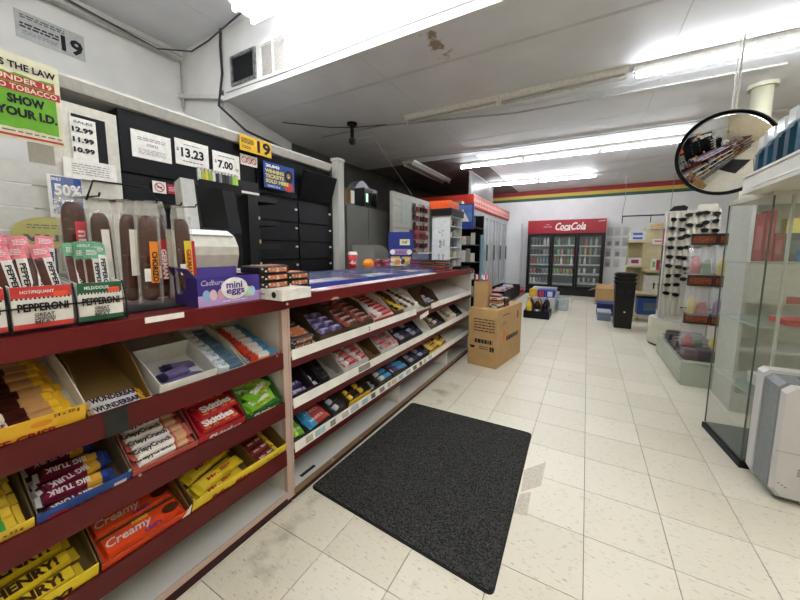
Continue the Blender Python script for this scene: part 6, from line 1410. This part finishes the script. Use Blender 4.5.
for k in range(5):
    tt = thing('teal_bottle', ('nearest the mirror', 'second from the mirror', 'third from the mirror', 'fourth from the mirror', 'farthest from the mirror')[k]+': teal bottle with a clear cap on the overhead shelf', 'bottle', MS @ T(.06+.0*k, L2-.075-.1*k, .0125)); h = .185+.012*k
    obj('body', MB().prism([(-.045, -.02), (-.03, -.04), (.03, -.04), (.045, -.02), (.045, .02), (.03, .04), (-.03, .04), (-.045, .02)], 0, h), TEAL[k % 3], tt); obj('shoulder', MB().loft([[(-.045, -.04, h), (.045, -.04, h), (.045, .04, h), (-.045, .04, h)], [(-.03, -.03, h+.03), (.03, -.03, h+.03), (.03, .03, h+.03), (-.03, .03, h+.03)]]), TEAL[k % 3], tt); obj('clear_cap', MB().box(-.036, .036, -.034, .034, h+.03, h+.09), clear('#e8eef0', .4, .1), tt)
    obj('label', MB().box(-.0465, -.045, -.03, .03, h*.1, h*.3), mat('#183f56', .4), tt)
for k in range(4):
    tt = thing('pink_pack', ('first', 'second', 'third', 'fourth')[k]+' pink speckled pack along the lip of the overhead shelf', 'pack', MS @ T(.04, L2-.62-.11*k, .0125)); obj('body', MB().box(-.03, .06, -.05, .05, 0, .085+.008*k), mat('#c47c86', .5, .25, 70), tt); obj('fold', MB().box(-.012, .042, -.045, .045, .085+.008*k, .1+.008*k), mat('#d09aa2', .5), tt)

# white and grey appliance
t = thing('portable_appliance', 'white and grey portable appliance on the floor before the showcase', 'appliance', (.835, 2.17, 0)); AG = mat('#7d8284', .5); AW = mat('#c9c8c8', .35, .03, 6)
def rbox(x0, x1, z0, z1, r=.04, c0=.035):
    return [(x0+r, z0), (x1-r, z0), (x1, z0+r), (x1, z1-r), (x1-r, z1), (x0+r, z1), (x0, z1-r), (x0, z0+c0)]
obj('grey_core', MB().prism(rbox(.0, .5, .02, .595, .025), .02, .17, 0, 'y'), AG, t)
obj('back_shell', MB().prism(rbox(-.006, .506, .02, .61, .02), .165, .235, 0, 'y'), AW, t)
obj('front_shell', MB().loft([[(x, .0, z) for x, z in rbox(.02, .49, .035, .575, .03)], [(x, .02, z) for x, z in rbox(.008, .5, .025, .588, .03)], [(x, .024, z) for x, z in rbox(.008, .5, .025, .588, .03)]]), AW, t)
obj('seam', MB().box(.012, .488, -.001, .001, .26, .262), AG, t)
for k in range(3): obj('louvre', MB().box(.09, .44, -.004, .0, .155+.014*k, .162+.014*k), mat('#9a9c9e', .5), t)
obj('handle_recess', MB().box(.1, .4, .06, .13, .595, .598), mat('#4a4e50', .5), t); obj('logo', MB().prism([(.13+.02*math.cos(a*PI/6), .33+.02*math.sin(a*PI/6)) for a in range(12)], -.001, 0, 0, 'y'), mat('#b7b6b6', .4), t)
for xx in (.04, .44): obj('foot', MB().box(xx, xx+.04, .05, .2, 0, .022), BLACK, t)
for k in range(3): obj('scuff', MB().box(.03+.012*k, .038+.012*k, -.0012, 0, .1-.008*k, .104-.008*k), mat('#7a6a5c', .7), t)

# white shelving seen through the showcase
t = thing('medicine_shelving', 'white shelving with cartons seen through the glass showcase', 'shelving', (1.33, 3.3, 0)); og = (1.42, 3.3, 0)
WS = mat('#c4c4bc', .5)
for nm, b in (('back', (-.3, .9, .38, .4, 0, 1.62)), ('side', (-.32, -.3, 0, .4, 0, 1.62)), ('base', (-.3, .9, 0, .38, 0, .15)), ('deck', (-.3, .9, 0, .38, 1.12, 1.14)), ('fascia', (-.3, .9, -.012, 0, .84, 1.14)), ('deck', (-.3, .9, 0, .38, .48, .5)), ('deck', (-.3, .9, 0, .38, 1.58, 1.6))): obj(nm, MB().box(*b), WS, t)
obj('red_strip', MB().box(-.1, .7, -.014, -.012, .85, .9), mat('#a83038', .4), t)
for k, (x_, w, h, c, c2_, lab) in enumerate(((1.045, .05, .34, '#8c1f28', '#a8525a', 'tall red patterned carton, leftmost on the white shelving'), (1.1, .05, .36, '#841c26', '#a04a52', 'tall red patterned carton, second on the white shelving'), (1.155, .045, .2, '#78202a', '#94505a', 'shorter red carton on the white shelving'), (1.29, .07, .08, '#2f7fb0', '#8ab8d0', 'blue carton on the white shelving'))):
    simple('medicine_carton', lab, 'carton', x_, 3.34, 1.141, w, .1, h, c, c2_)
t = simple('yellow_pack', 'ribbed yellow pack standing on a grey box on the white shelving', 'pack', 1.225, 3.4, 1.345, .09, .08, .1, '#cfc25a', '#d8ce7a')
simple('grey_box', 'dark grey box under the yellow pack', 'box', 1.21, 3.4, 1.142, .12, .1, .2, '#4a4c50', '#6a6c70')

# ================================================================ CEILING AND SOFFIT DETAILS
def onS(u, v): return at(u, v, y=YS-.001)
a, b = onS(231, 56), onS(257, 78)
t = thing('duct_opening', 'dark square duct opening with a taped silver frame in the soffit', 'vent', (a.x, YS, b.z)); w, h = b.x-a.x, a.z-b.z-.02
obj('dark_inside', MB().box(.02, w-.02, -.006, -.001, .02, h-.02), mat('#0b0c0e', .7), t)
for bx in ((0, w, -.02, 0, 0, .03), (0, w, -.02, 0, h-.03, h), (0, .035, -.02, 0, .03, h-.03), (w-.035, w, -.02, 0, .03, h-.03)): obj('foil_frame', MB().box(*bx), mat('#9a9c9e', .3, .3, 30, metal=.7), t)
a, b = onS(260, 44), onS(288, 71)
t = thing('return_grille', 'white two-panel louvred return grille in the soffit', 'vent', (a.x, YS, b.z)); w, h = b.x-a.x, a.z-b.z
for bx in ((0, w, -.016, 0, 0, .025), (0, w, -.016, 0, h-.025, h), (0, .025, -.016, 0, .025, h-.025), (w-.025, w, -.016, 0, .025, h-.025), (w/2-.012, w/2+.012, -.016, 0, .025, h-.025)): obj('frame', MB().box(*bx), WHITE, t)
for j in range(14):
    zz = .03+(h-.06)*j/14
    for x0, x1 in ((.025, w/2-.012), (w/2+.012, w-.025)): obj('louvre', MB().prism([(-.012, zz), (-.010, zz), (-.001, zz+.016), (-.003, zz+.016)], x0, x1, 0, 'x'), mat('#c9c4bc', .5), t)
# ceiling camera
p = at(352, 123, z=ZC); t = thing('ceiling_camera', 'black dome camera on a short stem under the ceiling', 'security camera', (p.x, p.y, ZC))
obj('plate', MB().cyl((0, 0, -.03), (0, 0, -.001), .07, n=16), BLACK, t); obj('stem', MB().cyl((0, 0, -.2), (0, 0, -.03), .025, n=10), BLACK, t); obj('housing', MB().lathe([(.03, -.2), (.05, -.22), (.05, -.26), (.03, -.285), (.004, -.29)], n=14), mat('#3c3e40', .4), t, None, True); obj('lens', MB().cyl((.02, -.03, -.26), (.025, -.055, -.27), .02, n=10), mat('#07080a', .1), t)
GW = mat('#a9a9a4', .5); CBL_ = mat('#26272a', .6)
def cable(label, pts, r, m, nm='cable', cat='cable'): return tag(obj(nm, MB().tube(pts, r, 6), m), label, cat)
zc = ZC-.012
y_ = at(480, 119, z=zc).y
cable('grey conduit across the ceiling left of the unlit strip', [(-3.7, 4.0, zc), (-2.6, 4.05, zc), (-.9, 4.5, zc), (1.5, 4.55, zc)], .011, GW, 'conduit', 'conduit')
cable('grey conduit across the ceiling before the middle light row', [(-3.5, 5.6, zc), (-1.4, 5.9, zc), (2.9, 5.95, zc)], .009, GW, 'conduit', 'conduit')
cable('thin black cable running to the ceiling camera', [(-3.75, 3.3, zc), (-3.3, 3.75, zc), (p.x-.05, p.y+.12, zc), (p.x+.4, p.y+.25, zc)], .006, CBL_)
cb = lambda u, v, x: at(u, v, x=x)
cable('black cable along the top of the white wall over the plaque', [(XN_+.07, -.6, ZR-.02), (XN_+.07, 1.4, ZR-.05), (XN_+.07, 2.2, ZR-.12), (XN_+.3, YS-.03, ZR-.08), (XL-.2, YS-.03, ZR-.06), (-3.2, YS-.1, ZR-.012)], .009, mat('#4a4a48', .6))
cable('grey pipe along the top of the white wall over the plaque', [(XN_+.06, -.6, ZR-.13), (XN_+.06, YS-.04, ZR-.13), (XN_+.06, YS-.04, 3.0)], .018, GW, 'pipe', 'pipe')
cable('black cable dropping down the corner of the soffit', [(XL+.06, YS-.04, ZR-.012), (XL+.03, YS-.035, 3.5), (XL+.04, YS-.035, 3.2), (XL+.0, YS-.07, 2.85), (XL+.2, YS+.12, 2.6), (XL+.5, YS+.7, 2.4)], .014, CBL_)
cable('black cable bundle sagging over the tobacco cabinet valance', [(-3.2, 1.6, 2.246), (-3.1, 2.2, 2.262), (-3.0, 2.5, 2.33), (-2.95, 2.8, 2.26), (-2.9, 3.1, 2.246)], .012, CBL_)
cable('second black cable looped over the end of the valance', [(-3.3, 2.2, 2.246), (-3.0, 2.7, 2.30), (-2.9, 3.0, 2.30), (-2.95, 3.12, 2.246)], .009, CBL_)
cable('black cable lying on the valance under the plaque', [(-3.1, .85, 2.246), (-3.0, .95, 2.26), (-2.9, 1.2, 2.2462), (-2.9, 1.5, 2.246)], .009, CBL_)
cable('white cord looped along the edge of the raised ceiling step', [(-3.7, YS-.035, ZC+.03), (-2.6, YS-.035, ZC+.02), (-1.6, YS-.035, ZC+.035), (-.4, YS-.035, ZC+.03), (1.2, YS-.035, ZC+.04)], .007, mat('#8a8a86', .6), 'cord', 'cord')
cable('thin pale wire hanging from the ceiling over the grey steel cabinet', [(-2.9, 4.2, ZC-.001), (-2.75, 4.6, 2.5), (-2.6, 4.95, 2.12)], .004, GW, 'wire', 'wire')
cable('thin white wire from the ceiling to the round mirror', [(.95, 3.72, ZC-.001), (.93, 3.66, 2.3)], .004, WHITE, 'wire', 'wire')
